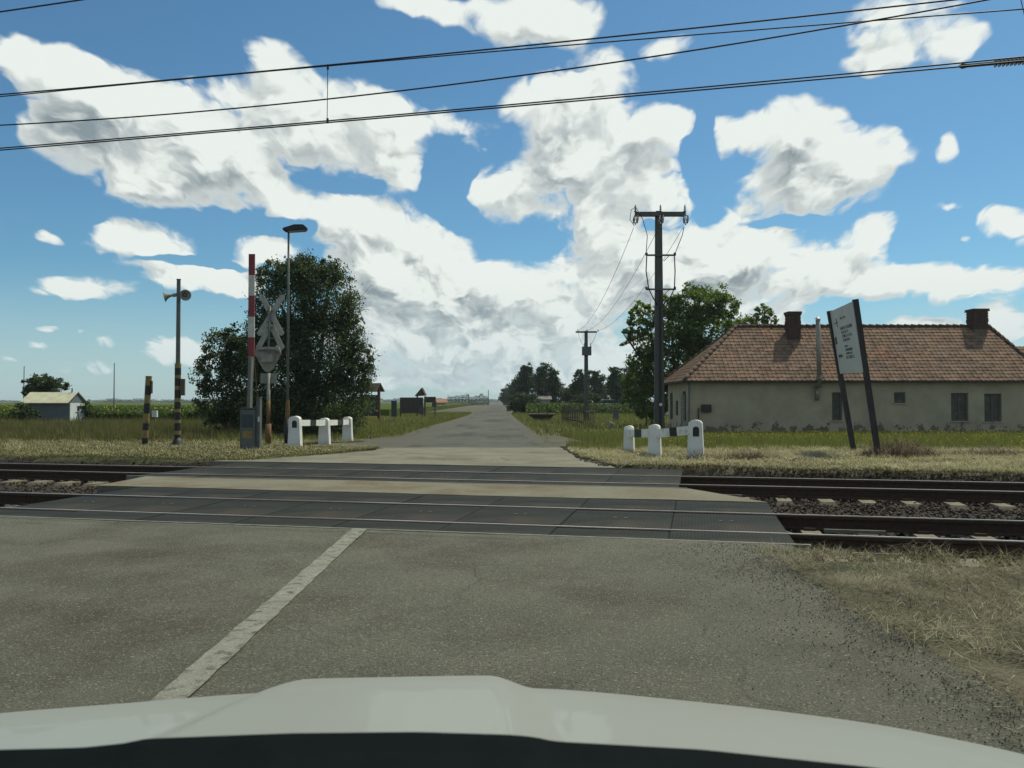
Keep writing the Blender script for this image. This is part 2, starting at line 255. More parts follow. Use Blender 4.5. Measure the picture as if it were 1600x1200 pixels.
M['tile'] = pmat('clay_tile', (.2, .125, .085), (.155, .108, .078), .9, .55, 6, .0, 30, (.23, .115, .075), .45, (.56, .68), tint=.3, spec=.15)
M['tile_ridge'] = pmat('ridge_tile', (.15, .09, .065), (.1, .07, .052), .9, 3, 5, .3, tint=.3)
M['chimney'] = pmat('chimney_brick', (.17, .1, .07), (.11, .072, .055), .95, 6, 5, .5, tint=.4)
M['mortar'] = pmat('mortar', (.13, .12, .1), None, .95)
M['flue'] = pmat('flue_metal', (.3, .29, .25), (.22, .2, .165), .5, 5, 4, metal=.5)
M['window_dark'] = pmat('old_window_board', (.065, .065, .055), (.1, .1, .08), .75, 3.5, 5, .3, c3=(.14, .14, .115), s3=2.5, t3=(.56, .68))
M['frame'] = pmat('window_frame', (.13, .12, .09), (.1, .09, .07), .8, 4, 4)
M['hut_wall'] = pmat('hut_panel_grey', (.13, .15, .155), (.11, .125, .13), .7, 2, 4)
M['hut_white'] = pmat('hut_white', (.62, .66, .64), (.52, .56, .54), .7, 2, 4)
M['hut_roof'] = pmat('hut_roof', (.42, .42, .31), (.34, .33, .24), .7, 2, 4)
M['car_paint'] = pmat('white_car_paint', (.24, .248, .225), None, .42, spec=.3, coat=.15)
M['dash'] = pmat('dashboard_plastic', (.0045, .007, .008), (.006, .009, .01), .9, 30, 3, .2, 260, bdist=.001, spec=.08)
M['car_white'] = pmat('far_car_white', (.7, .72, .7), None, .3, coat=.5)
M['car_silver'] = pmat('far_car_silver', (.35, .37, .38), None, .3, coat=.5)
M['car_glass'] = pmat('far_car_glass', (.02, .025, .03), None, .08, spec=.6)
M['tyre'] = pmat('tyre', (.02, .02, .02), None, .9)
M['house_far'] = pmat('far_wall', (.4, .38, .32), (.33, .31, .26), .9, 1, 4)
M['roof_far'] = pmat('far_roof', (.17, .16, .15), (.12, .11, .1), .9, 2, 4)
M['roof_red_far'] = pmat('far_red_roof', (.33, .15, .09), (.25, .11, .07), .9, 2, 4)
def cracks(m, scale, width, depth, amount):
    t = m.node_tree; b = t.nodes['Principled BSDF']; cur = b.inputs['Base Color'].links[0].from_socket
    co = nd(t, 'ShaderNodeTexCoord'); n = nd(t, 'ShaderNodeTexNoise', ins={'Scale': scale * 2.2, 'Detail': 4.0}); lk(t, co.outputs['Object'], n.inputs['Vector'])
    a = nd(t, 'ShaderNodeVectorMath', operation='MULTIPLY_ADD'); lk(t, n.outputs['Color'], a.inputs[0]); a.inputs[1].default_value = (.55 / scale,) * 3; lk(t, co.outputs['Object'], a.inputs[2])
    v = nd(t, 'ShaderNodeTexVoronoi', feature='DISTANCE_TO_EDGE', ins={'Scale': scale}); lk(t, a.outputs[0], v.inputs['Vector'])
    r = nd(t, 'ShaderNodeMapRange'); lk(t, v.outputs['Distance'], r.inputs[0]); r.inputs[1].default_value = 0; r.inputs[2].default_value = width; r.inputs[3].default_value = amount; r.inputs[4].default_value = 0
    g_ = nd(t, 'ShaderNodeTexNoise', ins={'Scale': scale * .7, 'Detail': 2.0}); lk(t, co.outputs['Object'], g_.inputs['Vector'])
    q_ = nd(t, 'ShaderNodeMapRange'); lk(t, g_.outputs['Fac'], q_.inputs[0]); q_.inputs[1].default_value = .48; q_.inputs[2].default_value = .58
    k = nd(t, 'ShaderNodeMath', operation='MULTIPLY'); lk(t, r.outputs[0], k.inputs[0]); lk(t, q_.outputs[0], k.inputs[1])
    x = nd(t, 'ShaderNodeMix', data_type='RGBA'); lk(t, k.outputs[0], x.inputs[0]); lk(t, cur, x.inputs[6]); x.inputs[7].default_value = (*depth, 1); lk(t, x.outputs[2], b.inputs['Base Color'])
cracks(M['asphalt'], .4, .007, (.05, .046, .036), .55)
cracks(M['old_asphalt'], .7, .05, (.045, .043, .036), .8)
cracks(M['concrete_road'], .35, .02, (.06, .052, .04), .8)
# ribs moulded into the crossing panels (fine relief)
t = M['panel'].node_tree; b = t.nodes['Principled BSDF']; old = b.inputs['Normal'].links[0].from_node
co = nd(t, 'ShaderNodeTexCoord'); wv = nd(t, 'ShaderNodeTexWave', wave_type='BANDS', bands_direction='X', ins={'Scale': 9.0}); lk(t, co.outputs['Object'], wv.inputs[0])
bu = nd(t, 'ShaderNodeBump', ins={'Strength': .3, 'Distance': .01}); lk(t, wv.outputs['Fac'], bu.inputs['Height']); lk(t, old.outputs[0], bu.inputs['Normal']); lk(t, bu.outputs[0], b.inputs['Normal'])

# ------------------------------------------------------------------ object helpers
def props(o, label=None, cat=None, group=None, kind=None):
    if label: o['label'] = label
    if cat: o['category'] = cat
    if group: o['group'] = group
    if kind: o['kind'] = kind
    return o
def empty(name, loc, label, cat, rz=0, group=None, kind=None):
    o = bpy.data.objects.new(name, None); COL.objects.link(o); o.location = loc; o.rotation_euler = (0, 0, rz); o.empty_display_size = .2
    return props(o, label, cat, group, kind)
def link(name, me, parent=None, loc=None):
    o = bpy.data.objects.new(name, me); COL.objects.link(o)
    if parent: o.parent = parent
    if loc is not None: o.location = loc
    return o
def copy_tree(o, parent=None):
    c = o.copy(); COL.objects.link(c)
    if parent: c.parent = parent
    for ch in list(o.children): copy_tree(ch, c)
    return c
class MB:
    def __init__(s): s.v = []; s.f = []; s.mi = []; s.cur = 0
    def add(s, vs, fs):
        k = len(s.v); s.v += [tuple(x) for x in vs]; s.f += [tuple(i + k for i in f) for f in fs]; s.mi += [s.cur] * len(fs); return s
    def box(s, c, d, M4=None, top=1.0, ch=0):
        x, y, z = d[0] / 2, d[1] / 2, d[2] / 2
        vs = [Vector((sx * x * (top if sz > 0 else 1), sy * y * (top if sz > 0 else 1), sz * z)) for sz in (-1, 1) for sx, sy in ((-1, -1), (1, -1), (1, 1), (-1, 1))]
        if M4 is not None: vs = [M4 @ v for v in vs]
        vs = [v + Vector(c) for v in vs]
        return s.add(vs, [(3, 2, 1, 0), (4, 5, 6, 7), (0, 1, 5, 4), (1, 2, 6, 5), (2, 3, 7, 6), (3, 0, 4, 7)])
    def bar(s, p0, p1, w, d):           # rectangular bar between two points
        p0, p1 = Vector(p0), Vector(p1); ax = (p1 - p0); L = ax.length; q = ax.to_track_quat('Z', 'Y').to_matrix()
        return s.box((p0 + p1) / 2, (w, d, L), q)
    def tube(s, pts, r, n=8, caps=True):
        pts = [Vector(p) for p in pts]; m = len(pts); rs = r if isinstance(r, (list, tuple)) else [r] * m
        vs = []; fs = []
        for i, p in enumerate(pts):
            d = (pts[min(i + 1, m - 1)] - pts[max(i - 1, 0)]).normalized()
            a = d.orthogonal().normalized() if abs(d.z) < .95 else (Vector((1, 0, 0)) - d * d.x).normalized(); b_ = d.cross(a)
            if abs(d.z) < .95: a = d.cross(Vector((0, 0, 1))).normalized(); b_ = d.cross(a)
            vs += [p + (a * math.cos(2 * math.pi * k / n) + b_ * math.sin(2 * math.pi * k / n)) * rs[i] for k in range(n)]
        for i in range(m - 1):
            for k in range(n):
                fs.append((i * n + k, i * n + (k + 1) % n, (i + 1) * n + (k + 1) % n, (i + 1) * n + k))
        if caps: fs += [tuple(range(n - 1, -1, -1)), tuple((m - 1) * n + k for k in range(n))]
        return s.add(vs, fs)
    def prism(s, poly, y0, y1, axis='y'):   # polygon in (x,z) extruded along y, or (x,y) along z
        n = len(poly)
        if axis == 'y': vs = [(p[0], y0, p[1]) for p in poly] + [(p[0], y1, p[1]) for p in poly]
        elif axis == 'x': vs = [(y0, p[0], p[1]) for p in poly] + [(y1, p[0], p[1]) for p in poly]
        else: vs = [(p[0], p[1], y0) for p in poly] + [(p[0], p[1], y1) for p in poly]
        fs = [tuple(range(n)), tuple(range(2 * n - 1, n - 1, -1))] + [(i, i + n, (i + 1) % n + n, (i + 1) % n) for i in range(n)]
        return s.add(vs, fs)
    def build(s, name, mats, parent=None, loc=None, smooth=False, bevel=0):
        me = bpy.data.meshes.new(name); me.from_pydata(s.v, [], s.f)
        mats = mats if isinstance(mats, (list, tuple)) else [mats]
        for m in mats: me.materials.append(m)
        if len(mats) > 1: me.polygons.foreach_set('material_index', s.mi)
        if smooth: me.polygons.foreach_set('use_smooth', [True] * len(s.f))
        me.update()
        import bmesh
        bm_ = bmesh.new(); bm_.from_mesh(me); bmesh.ops.recalc_face_normals(bm_, faces=bm_.faces)
        if bevel: bmesh.ops.bevel(bm_, geom=[e for e in bm_.edges if len(e.link_faces) == 2 and e.calc_face_angle(0) > .6], offset=bevel, segments=2, affect='EDGES', clamp_overlap=True)
        bm_.to_mesh(me); bm_.free()
        return link(name, me, parent, loc)
def np_mesh(name, V, Fc, mat, parent=None, tint=None, smooth=False, kind=None):
    me = bpy.data.meshes.new(name); n, k = Fc.shape
    me.vertices.add(len(V)); me.vertices.foreach_set('co', V.astype(np.float32).ravel())
    me.loops.add(n * k); me.loops.foreach_set('vertex_index', Fc.astype(np.int32).ravel())
    me.polygons.add(n); me.polygons.foreach_set('loop_start', np.arange(0, n * k, k, dtype=np.int32))
    me.polygons.foreach_set('use_smooth', np.full(n, bool(smooth)))
    me.materials.append(mat)
    if tint is not None:
        a = me.attributes.new('tint', 'FLOAT', 'POINT'); a.data.foreach_set('value', tint.astype(np.float32))
    me.update(calc_edges=True); me.validate()
    o = link(name, me, parent)
    if kind: o['kind'] = kind
    return o
def rot_rand(n, tilt_sd=.3, full=False, lie=False):
    if full:
        q = rng.normal(size=(n, 4)); q /= np.linalg.norm(q, axis=1)[:, None]; w, x, y, z = q.T
        return np.stack([1 - 2 * (y * y + z * z), 2 * (x * y - z * w), 2 * (x * z + y * w), 2 * (x * y + z * w), 1 - 2 * (x * x + z * z), 2 * (y * z - x * w), 2 * (x * z - y * w), 2 * (y * z + x * w), 1 - 2 * (x * x + y * y)], 1).reshape(n, 3, 3)
    a = rng.uniform(0, 2 * np.pi, n); tl = rng.normal(0, tilt_sd, n) if not lie else rng.choice([-1, 1], n) * rng.normal(1.38, .22, n); c, s_ = np.cos(a), np.sin(a); ct, st = np.cos(tl), np.sin(tl); z = np.zeros(n)
    Rz = np.stack([c, -s_, z, s_, c, z, z, z, z + 1], 1).reshape(n, 3, 3)
    Rx = np.stack([z + 1, z, z, z, ct, -st, z, st, ct], 1).reshape(n, 3, 3)
    return Rz @ Rx
def scatter(name, bv, bf, P, Rm, S, mat, tint, parent=None, kind=None):
    n = len(P); bv = np.asarray(bv, float); bf = np.asarray(bf)
    if bv.ndim == 2: L = bv[None] * S[:, None, :]
    else: L = bv[rng.integers(0, len(bv), n)] * S[:, None, :]
    V = np.einsum('nij,nkj->nki', Rm, L) + P[:, None, :]
    k = L.shape[1]; Fc = (bf[None] + (np.arange(n) * k)[:, None, None]).reshape(-1, bf.shape[1])
    return np_mesh(name, V.reshape(-1, 3), Fc, mat, parent, np.repeat(tint, k), kind=kind)
BLADE = np.array([[-.5, 0, 0], [.5, 0, 0], [.1, .25, 1.0]]); BLF = [[0, 1, 2]]
LEAF = np.array([[0, -.5, 0], [.32, .05, .06], [0, .5, 0], [-.32, .05, .06]]); LFF = [[0, 1, 2], [0, 2, 3]]
def wob(x, y): return np.sin(x * 1.7 + y * .9) * .5 + np.sin(x * .63 - y * 1.31 + 2) * .6 + np.sin(x * 3.9 + y * 4.4) * .25 + np.sin(x * 7.3 - y * 5.1) * .15

# ------------------------------------------------------------------ track frame
A = R(12.6); U2 = Vector((math.cos(A), -math.sin(A), 0)); V2 = Vector((math.sin(A), math.cos(A), 0))
def ts(t_, s_, z=0): p = U2 * t_ + V2 * s_; return Vector((p.x, p.y, z))
def s_of(x, y): return x * math.sin(A) + y * math.cos(A)
def t_of(x, y): return x * math.cos(A) - y * math.sin(A)
S1, S2, GA = 9.54, 14.40, .75
RV = -.0185                                    # road axis drift
def road_l(y): return -2.93 + RV * y
def road_r(y): return 1.46 + RV * y
NEAR_R = 2.25

# ------------------------------------------------------------------ ground
def axis(parts): return np.unique(np.concatenate([np.linspace(*p) for p in parts]))
gx = axis([(-2900, -400, 10), (-400, -60, 16), (-60, -20, 30), (-20, 14, 120), (14, 40, 30), (40, 400, 14), (400, 2900, 10)])
gy = axis([(-40, 0, 12), (0, 34, 120), (34, 60, 34), (60, 200, 30), (200, 1000, 20), (1000, 2700, 8)])
X, Y = np.meshgrid(gx, gy); Sg = X * math.sin(A) + Y * math.cos(A)
near = (1 - smn(np.abs(X), 30, 50)) * (1 - smn(Y, 50, 70))
Z = gzn(Y) + near * (.022 * wob(X, Y) + .02)
onroad = np.where(Sg < 8.3, (X > -8.5) & (X < NEAR_R - .1), (X > road_l(Y) - 2.6) & (X < road_r(Y) + .5))
Z = np.where(onroad, gzn(Y) - .06, Z)
Z = Z - .55 * smn(Sg, 7.4, 7.75) * (1 - smn(Sg, 16.75, 17.1))
ny, nx = X.shape; idx = np.arange(nx * ny).reshape(ny, nx)
quads = np.stack([idx[:-1, :-1], idx[:-1, 1:], idx[1:, 1:], idx[1:, :-1]], -1).reshape(-1, 4)
go_ = np_mesh('ground', np.stack([X, Y, Z], -1).reshape(-1, 3), quads, M['ground'], smooth=True, kind='structure')
props(go_, 'wide flat ground of dry earth around the crossing', 'ground')

def sheet(name, P, mat, kind='structure', label=None, cat=None, skirt=.3, parent=None):
    """P: (rows, cols, 3) grid with a skirt down its border"""
    r, c, _ = P.shape; id_ = np.arange(r * c).reshape(r, c)
    q = np.stack([id_[:-1, :-1], id_[:-1, 1:], id_[1:, 1:], id_[1:, :-1]], -1).reshape(-1, 4)
    V = P.reshape(-1, 3)
    if skirt:
        ring = np.concatenate([id_[0, :], id_[1:, -1], id_[-1, -2::-1], id_[-2:0:-1, 0]])
        low = V[ring].copy(); low[:, 2] -= skirt; k = len(V); V = np.vstack([V, low]); n = len(ring); j = np.arange(n)
        q = np.vstack([q, np.stack([ring, k + j, k + (j + 1) % n, ring[(j + 1) % n]], 1)])
    o = np_mesh(name, V, q, mat, parent, smooth=False)
    return props(o, label, cat, None, kind)
# near road up to the first panel
def band(xl, xr, y0, y1, nxs, nys, z0, jl=0, jr=0):
    v = np.linspace(0, 1, nys)[:, None] * np.ones((1, nxs)); u = np.linspace(0, 1, nxs)[None] * np.ones((nys, 1))
    X0 = xl(v * 0 + 0) if callable(xl) else xl
    return u, v
nxs, nys = 60, 120
u = np.linspace(0, 1, nxs)[None] * np.ones((nys, 1)); v = np.linspace(0, 1, nys)[:, None] * np.ones((1, nxs))
yy = -9 + v * 18.5
xr = NEAR_R + .1 * wob(yy * 1.3, yy * .7) + .22 * smn(yy, 6, 7.6) - .25 * (1 - smn(yy, 2, 4.5)); xl = -8.2 + .1 * wob(yy, yy * 2)
XX = xl + (xr - xl) * u
ymax = (8.13 - XX * math.sin(A)) / math.cos(A); YY = -9 + v * (ymax + 9)
sheet('road', np.stack([XX, YY, .004 + .004 * wob(XX, YY * .7)], -1), M['asphalt'], label='worn grey asphalt road in front of the crossing', cat='road')
# strip between the tracks
v = np.linspace(0, 1, 12)[:, None] * np.ones((1, 60)); u = np.linspace(0, 1, 60)[None] * np.ones((12, 1))
s0_, s1_ = 11.46, 13.08; t0_, t1_ = -9.2, None
tl = -9.3 - .3 * (v) ; tr = -.15 + (1 - v) * 1.05
TT = tl + (tr - tl) * u; SS = s0_ + v * (s1_ - s0_)
XX = TT * math.cos(A) + SS * math.sin(A); YY = -TT * math.sin(A) + SS * math.cos(A)
sheet('road', np.stack([XX, YY, .006 + .005 * wob(XX, YY) - .0 * XX], -1), M['rusty_road'], label='pale rust stained asphalt strip between the two tracks', cat='road')
# approach behind the second track
nxs, nys = 50, 60
u = np.linspace(0, 1, nxs)[None] * np.ones((nys, 1)); v = np.linspace(0, 1, nys)[:, None] * np.ones((1, nxs))
yv = 17 + v * 8.9
XLf = -3.97 - 2.9 * (1 - smn(yv, 16, 24)) ** 1.3 + .07 * wob(yv * 2, yv); XRf = 1.55 + .6 * (1 - smn(yv, 16, 20)) + .06 * wob(yv, yv * 3)
XX = XLf + (XRf - XLf) * u
ymin = (16.72 - XX * math.sin(A)) / math.cos(A); YY = ymin + v * (25.9 + .12 * np.sin(XX * 2) - ymin)
sheet('road', np.stack([XX, YY, gzn(YY) + .014 + .004 * wob(XX, YY)], -1), M['concrete_road'], label='pale concrete road apron just behind the second track', cat='road')
yl = np.concatenate([np.linspace(25.3, 60, 90), np.linspace(61, 200, 60), np.linspace(210, 2600, 40)])
def longstrip(name, xl, xr, z, mat, nx_, label, cat, skirt=.1, jit=.05, y=yl):
    yy = y[:, None] * np.ones((1, nx_)); uu = np.linspace(0, 1, nx_)[None] * np.ones((len(y), 1))
    j = jit * wob(yy * 2.1, yy * .3); a = xl(yy) + j; b_ = xr(yy) - .8 * j
    XX = a + (b_ - a) * uu
    return sheet(name, np.stack([XX, yy, gzn(yy) + z + .0015 * wob(XX, yy)], -1), mat, label=label, cat=cat, skirt=skirt)
longstrip('road', road_l, road_r, .01, M['old_asphalt'], 14, 'narrow patched asphalt road running straight to the horizon', 'road')
longstrip('gravel_shoulder', lambda y: road_l(y) - .6 - 3.2 * (1 - smn(y, 24, 46)) - 1.0 * (1 - smn(y, 46, 110)), lambda y: road_l(y) + .1, .002, M['gravel'], 10, 'dark gravel shoulder left of the narrow road', 'shoulder', jit=.12)
longstrip('gravel_shoulder', lambda y: road_r(y) - .1, lambda y: road_r(y) + .5 + 1.5 * (1 - smn(y, 30, 70)), .002, M['gravel'], 10, 'grey gravel shoulder right of the narrow road', 'shoulder', jit=.12)
# centre line
yv = np.linspace(-3, 8.75, 90)
cl = np.array([[[-1.625 + .078 * k + RV * 0 - .012 * (y - 6) * 1 + .006 * rnd.uniform(-1, 1), y, .017 + .002 * math.sin(y)] for k in (0, 1, 2)] for y in yv])
for i, y in enumerate(yv):
    ym = (8.1 - cl[i, :, 0] * math.sin(A)) / math.cos(A); cl[i, :, 1] = np.minimum(cl[i, :, 1], ym)
sheet('road_line', cl, M['line_paint'], label='worn white centre line on the near asphalt', cat='road marking', skirt=.004)

# ------------------------------------------------------------------ ballast bed, stones
tt = np.linspace(-90, 70, 330); ss_ = np.linspace(7.3, 17.15, 36); T_, S_ = np.meshgrid(tt, ss_)
Zb = -.215 + .02 * wob(T_ * 4, S_ * 3) + .17 * (1 - smn(S_, 7.35, 7.95)) + .17 * smn(S_, 16.7, 17.15)
Zb = Zb - .07 * np.exp(-((S_ - 12) / .5) ** 2)
Xb = T_ * math.cos(A) + S_ * math.sin(A); Yb = -T_ * math.sin(A) + S_ * math.cos(A)
bal = sheet('ballast_bed', np.stack([Xb, Yb, Zb], -1), M['ballast_bed'], label='dark ballast bed under both railway tracks', cat='ballast', skirt=.2)
ico = np.array([[0, 0, 1], [.9, .1, .15], [.1, .9, -.1], [-.85, .2, .1], [-.1, -.9, .12], [.1, 0, -1]])
icf = [[0, 1, 2], [0, 2, 3], [0, 3, 4], [0, 4, 1], [5, 2, 1], [5, 3, 2], [5, 4, 3], [5, 1, 4]]
vari = np.stack([ico * rng.uniform(.7, 1.15, (6, 3)) for _ in range(8)])
def stone_field(n, t0, t1, s0, s1):
    t_ = rng.uniform(t0, t1, n); s_ = rng.uniform(s0, s1, n)
    z = -.2 + .02 * wob(t_ * 4, s_ * 3) + .17 * (1 - smn(s_, 7.35, 7.95)) + .17 * smn(s_, 16.7, 17.15) - .07 * np.exp(-((s_ - 12) / .5) ** 2) + rng.uniform(-.01, .015, n)
    return np.stack([t_ * math.cos(A) + s_ * math.sin(A), -t_ * math.sin(A) + s_ * math.cos(A), z], 1)
P = np.vstack([stone_field(27000, .9, 13, 7.4, 17.1), stone_field(12000, -22, -8.3, 7.9, 17.0)])
n = len(P); st_ = scatter('ballast_stones', vari, icf, P, rot_rand(n, full=True), (rng.uniform(.018, .042, n))[:, None] * np.ones((1, 3)), M['stone'], rng.uniform(0, 1, n), kind='stuff')
props(st_, 'loose dark brown ballast stones around the sleepers', 'ballast')

# ------------------------------------------------------------------ tracks with rails, sleepers, crossing panels
def rail_mesh(t0, t1, n=24):
    prof = [(-.016, 0), (.016, 0), (.036, -.009), (.034, -.045), (.010, -.055), (.008, -.14), (.07, -.155), (.07, -.17), (-.07, -.17), (-.07, -.155), (-.008, -.14), (-.010, -.055), (-.034, -.045), (-.036, -.009)]
    m = MB(); vs = []; fs = []; k = len(prof); xs = np.linspace(t0, t1, n)
    for x in xs: vs += [(x, p[0], p[1]) for p in prof]
    for i in range(n - 1):
        for j in range(k):
            m.cur = 1 if j == 0 else 0
            fs.append((i * k + j, (i + 1) * k + j, (i + 1) * k + (j + 1) % k, i * k + (j + 1) % k)); m.mi.append(m.cur)
    m.v = vs; m.f = fs; return m
def slp():
    m = MB(); L = 1.3; w, wt = .15, .105
    sec = [(-L, -.2, w * .9), (-L, -.06, w * .9), (-L + .05, -.0, wt), (-.95, .0, wt), (-.45, .0, wt), (-.2, -.045, wt * .85), (.2, -.045, wt * .85), (.45, .0, wt), (.95, 0, wt), (L - .05, 0, wt), (L, -.06, w * .9), (L, -.2, w * .9)]
    for i in range(len(sec) - 1):
        a, b_ = sec[i], sec[i + 1]
    top = [(s[0], s[1], s[2]) for s in sec[1:-1]]
    vs = []; fs = []
    for (y, z, wd) in top:
        vs += [(-wd, y, z), (wd, y, z), (w, y, -.2), (-w, y, -.2)]
    for i in range(len(top) - 1):
        for j in range(4): fs.append((i * 4 + j, i * 4 + (j + 1) % 4, (i + 1) * 4 + (j + 1) % 4, (i + 1) * 4 + j))
    fs += [(0, 1, 2, 3), tuple((len(top) - 1) * 4 + k for k in (3, 2, 1, 0))]
    return m.add(vs, fs)
slp_mesh = slp().build('tmp', M['sleeper']).data
clip = MB()
for q in (-GA, GA):
    for e in (-.1, .1): clip.box((0, q + e, .012), (.12, .05, .035))
clip_mesh = clip.build('tmp2', M['rail_side']).data
for nme in ('tmp', 'tmp2'): bpy.data.objects.remove(bpy.data.objects[nme])
def track(Sc, label, panels, pl, pr, outer_near, outer_far, seed):
    r_ = random.Random(seed)
    root = empty('railway_track', ts(0, Sc, 0), label, 'railway track', -A, 'tracks crossing the road', 'structure')
    for q in (-GA, GA):
        rm = rail_mesh(-90, 70); o = rm.build('rail', [M['rail_side'], M['rail_top']], root, (0, q, .012))
    tlist = [-.05 + pr + .42 + .6 * i for i in range(20)] + [pl - .35 - .6 * i for i in range(22)]
    for x in tlist:
        o = link('sleeper', slp_mesh, root, (x, r_.uniform(-.02, .02), -.158)); o.rotation_euler = (0, 0, r_.uniform(-.015, .015))
        c = link('rail_clip', clip_mesh, o, (0, 0, 0))
    # panels: gauge panels between rails, outer panels against the field sides
    w = 1.2; k = int(round((pr - pl) / w)); w = (pr - pl) / k
    for i in range(k):
        x0 = pl + i * w; cx = x0 + w / 2
        for (y0, y1) in ((-GA + .085, GA - .085), (-outer_near, -GA - .045), (GA + .045, outer_far)):
            o = MB().box((0, 0, 0), (w - .007, y1 - y0, .14)).build('crossing_panel', M['panel'], root, (cx, (y0 + y1) / 2, -.066 + r_.uniform(-.007, .003)), bevel=.006); o.rotation_euler = (0, r_.uniform(-.003, .003), r_.uniform(-.002, .002))
            if y0 == -GA + .085:
                for e in (-.06, .06):
                    MB().box((0, 0, 0), (.035, .025, .005)).build('lifting_mark', M['steel_edge'], o, (e + .0, .08, .0735))
    # deflector plate at the right panel end, steel kerb strip
    m = MB(); m.bar((pr + .02, -.28, -.05), (pr + .42, -.2, -.19), .13, .02); m.build('deflector_plate', M['steel_edge'], root)
    m = MB(); m.bar((pr + .5, GA - .28, -.13), (pr + 1.15, GA - .28, -.13), .03, .04); m.build('guard_strip', M['steel_edge'], root)
    m = MB(); m.bar((pr + .35, -GA - .33, -.12), (pr + .95, -GA - .33, -.12), .03, .04); m.build('guard_strip', M['steel_edge'], root)
    m = MB(); m.box(((pl + pr) / 2, -outer_near - .03, -.045), (pr - pl + .25, .05, .11)); m.build('edge_beam', M['steel_edge'], root)
    return root
tl1 = t_of(-6.2, 11.3) ; tr1 = t_of(3.0, 9.35)
track(S1, 'near railway track with dark rubber panels across the road', 8, tl1, tr1, 1.36, 1.9, 3)
tl2 = t_of(-6.5, 16.2); tr2 = t_of(3.05, 15.0)
track(S2, 'farther railway track behind the pale asphalt strip', 8, tl2, tr2, 1.28, 2.28, 4)

# ------------------------------------------------------------------ vegetation on the ground
def in_view_x(y, lo, hi): return lo, hi
def field(n, x0, x1, y0, y1, ok):
    x = rng.uniform(x0, x1, n); y = rng.uniform(y0, y1, n); k = ok(x, y); return x[k], y[k]
def groundz(x, y):
    near = (1 - smn(np.abs(x), 30, 50)) * (1 - smn(y, 50, 70)); return gzn(y) + near * (.022 * wob(x, y) + .02)
def grass(name, x, y, h0, h1, w, mat, label, cat='grass', tilt=.35, clump=.0, hmask=None, zoff=-.01):
    n = len(x); z = groundz(x, y) + zoff; h = rng.uniform(h0, h1, n)
    pt = .5 + .5 * np.clip(wob(x * 2.3, y * 2.9) * .7, -1, 1)
    h = h * (.55 + .8 * pt)
    if hmask is not None: h = h * hmask(x, y)
    ti = np.clip(.5 * rng.uniform(0, 1, n) + .5 * pt + rng.normal(0, .1, n), 0, 1)
    S = np.stack([w * rng.uniform(.6, 1.5, n), h, h], 1)
    o = scatter(name, BLADE, BLF, np.stack([x, y, z + (rng.uniform(0, .05, n) * (1 + 1.5 * np.clip(wob(x * 4 + 1, y * 4.5), 0, 1)) if tilt > 1 else 0)], 1), rot_rand(n, tilt, lie=tilt > 1), S, mat, ti, kind='stuff')
    return props(o, label, cat)
sg = lambda x, y: x * math.sin(A) + y * math.cos(A)
def left_edge(y): return -4.1 - 2.9 * (1 - smn(y, 16, 24)) ** 1.3
# left verge, dry and short
x, y = field(300000, -24, -3.6, 16, 34, lambda x, y: (sg(x, y) > 16.95) & (x < np.where(y < 25.9, left_edge(y), road_l(y) - .6 - 3.2 * (1 - smn(y, 24, 46)))) & (x > -.70 * y))
grass('verge_grass', x, y, .03, .11, .012, M['grass_olive'], 'short dry olive grass on the left verge around the striped poles')
k = rng.uniform(0, 1, len(x)) < .38
grass('cut_straw', x[k], y[k], .05, .13, .012, M['straw'], 'pale cut straw lying over the left verge', 'straw', tilt=1.4, zoff=.01)
x, y = field(150000, -46, -9, 26, 63, lambda x, y: (x > -.70 * y) & (x < -.33 * y + 1.5) & (rng.uniform(0, 1, len(x)) < .15 + smn(y + 2 * wob(x * .4, y * .4), 27, 38)))
grass('tall_weeds', x, y, .2, .6, .035, M['grass_olive'], 'tall yellowing weeds around the small hut', 'weeds', tilt=.4, hmask=lambda x, y: .3 + .9 * smn(y + 3 * wob(x * .35, y * .35), 28, 42))
x, y = field(90000, -26, -3, 30, 130, lambda x, y: (x < road_l(y) - .9 - 3.2 * (1 - smn(y, 24, 46)) - 1.0 * (1 - smn(y, 46, 110))) & (x > -.36 * y))
grass('roadside_grass', x, y, .1, .35, .05, M['grass_green'], 'green grass left of the road below the notice boards')
# right side
right_e = lambda y: np.where(y < 26, 1.6 + .6 * (1 - smn(y, 16, 20)), road_r(y) + .5 + 1.5 * (1 - smn(y, 30, 70)))
x, y = field(200000, 1.5, 18, 15, 24, lambda x, y: (sg(x, y) > 16.95) & (x > right_e(y)) & (x < .68 * y))
grass('cut_straw', x, y, .05, .17, .012, M['straw'], 'pale cut hay lying along the right verge beside the tracks', 'straw', tilt=1.35, zoff=.01)
k = rng.uniform(0, 1, len(x)) < .3
grass('verge_grass', x[k], y[k], .05, .12, .012, M['grass_olive'], 'thin olive grass growing through the cut hay on the right verge')
x, y = field(210000, .8, 30, 22, 42.5, lambda x, y: (x > right_e(y) + .1) & (x < .68 * y) & (y > 22.6 + .5 * wob(x, y * 0)))
grass('meadow_grass', x, y, .12, .34, .018, M['grass_green'], 'lush green grass strip in front of the old house', tilt=.3)
k = (rng.uniform(0, 1, len(x)) < .035) & (x > 4) & (wob(x * .6, y * .4) > -.2)
n = k.sum(); fx = scatter('yellow_flowers', LEAF, LFF, np.stack([x[k], y[k], groundz(x[k], y[k]) + rng.uniform(.16, .4, n)], 1), rot_rand(n, full=True), np.full((n, 3), .035), M['flower'], rng.uniform(0, 1, n), kind='stuff')
props(fx, 'tiny yellow flowers over the grass before the house', 'flowers')
x, y = field(90000, 0, 60, 42, 135, lambda x, y: (x > road_r(y) + .6) & ((x < 8) | (y > 50)) & (x < .3 * y + 4))
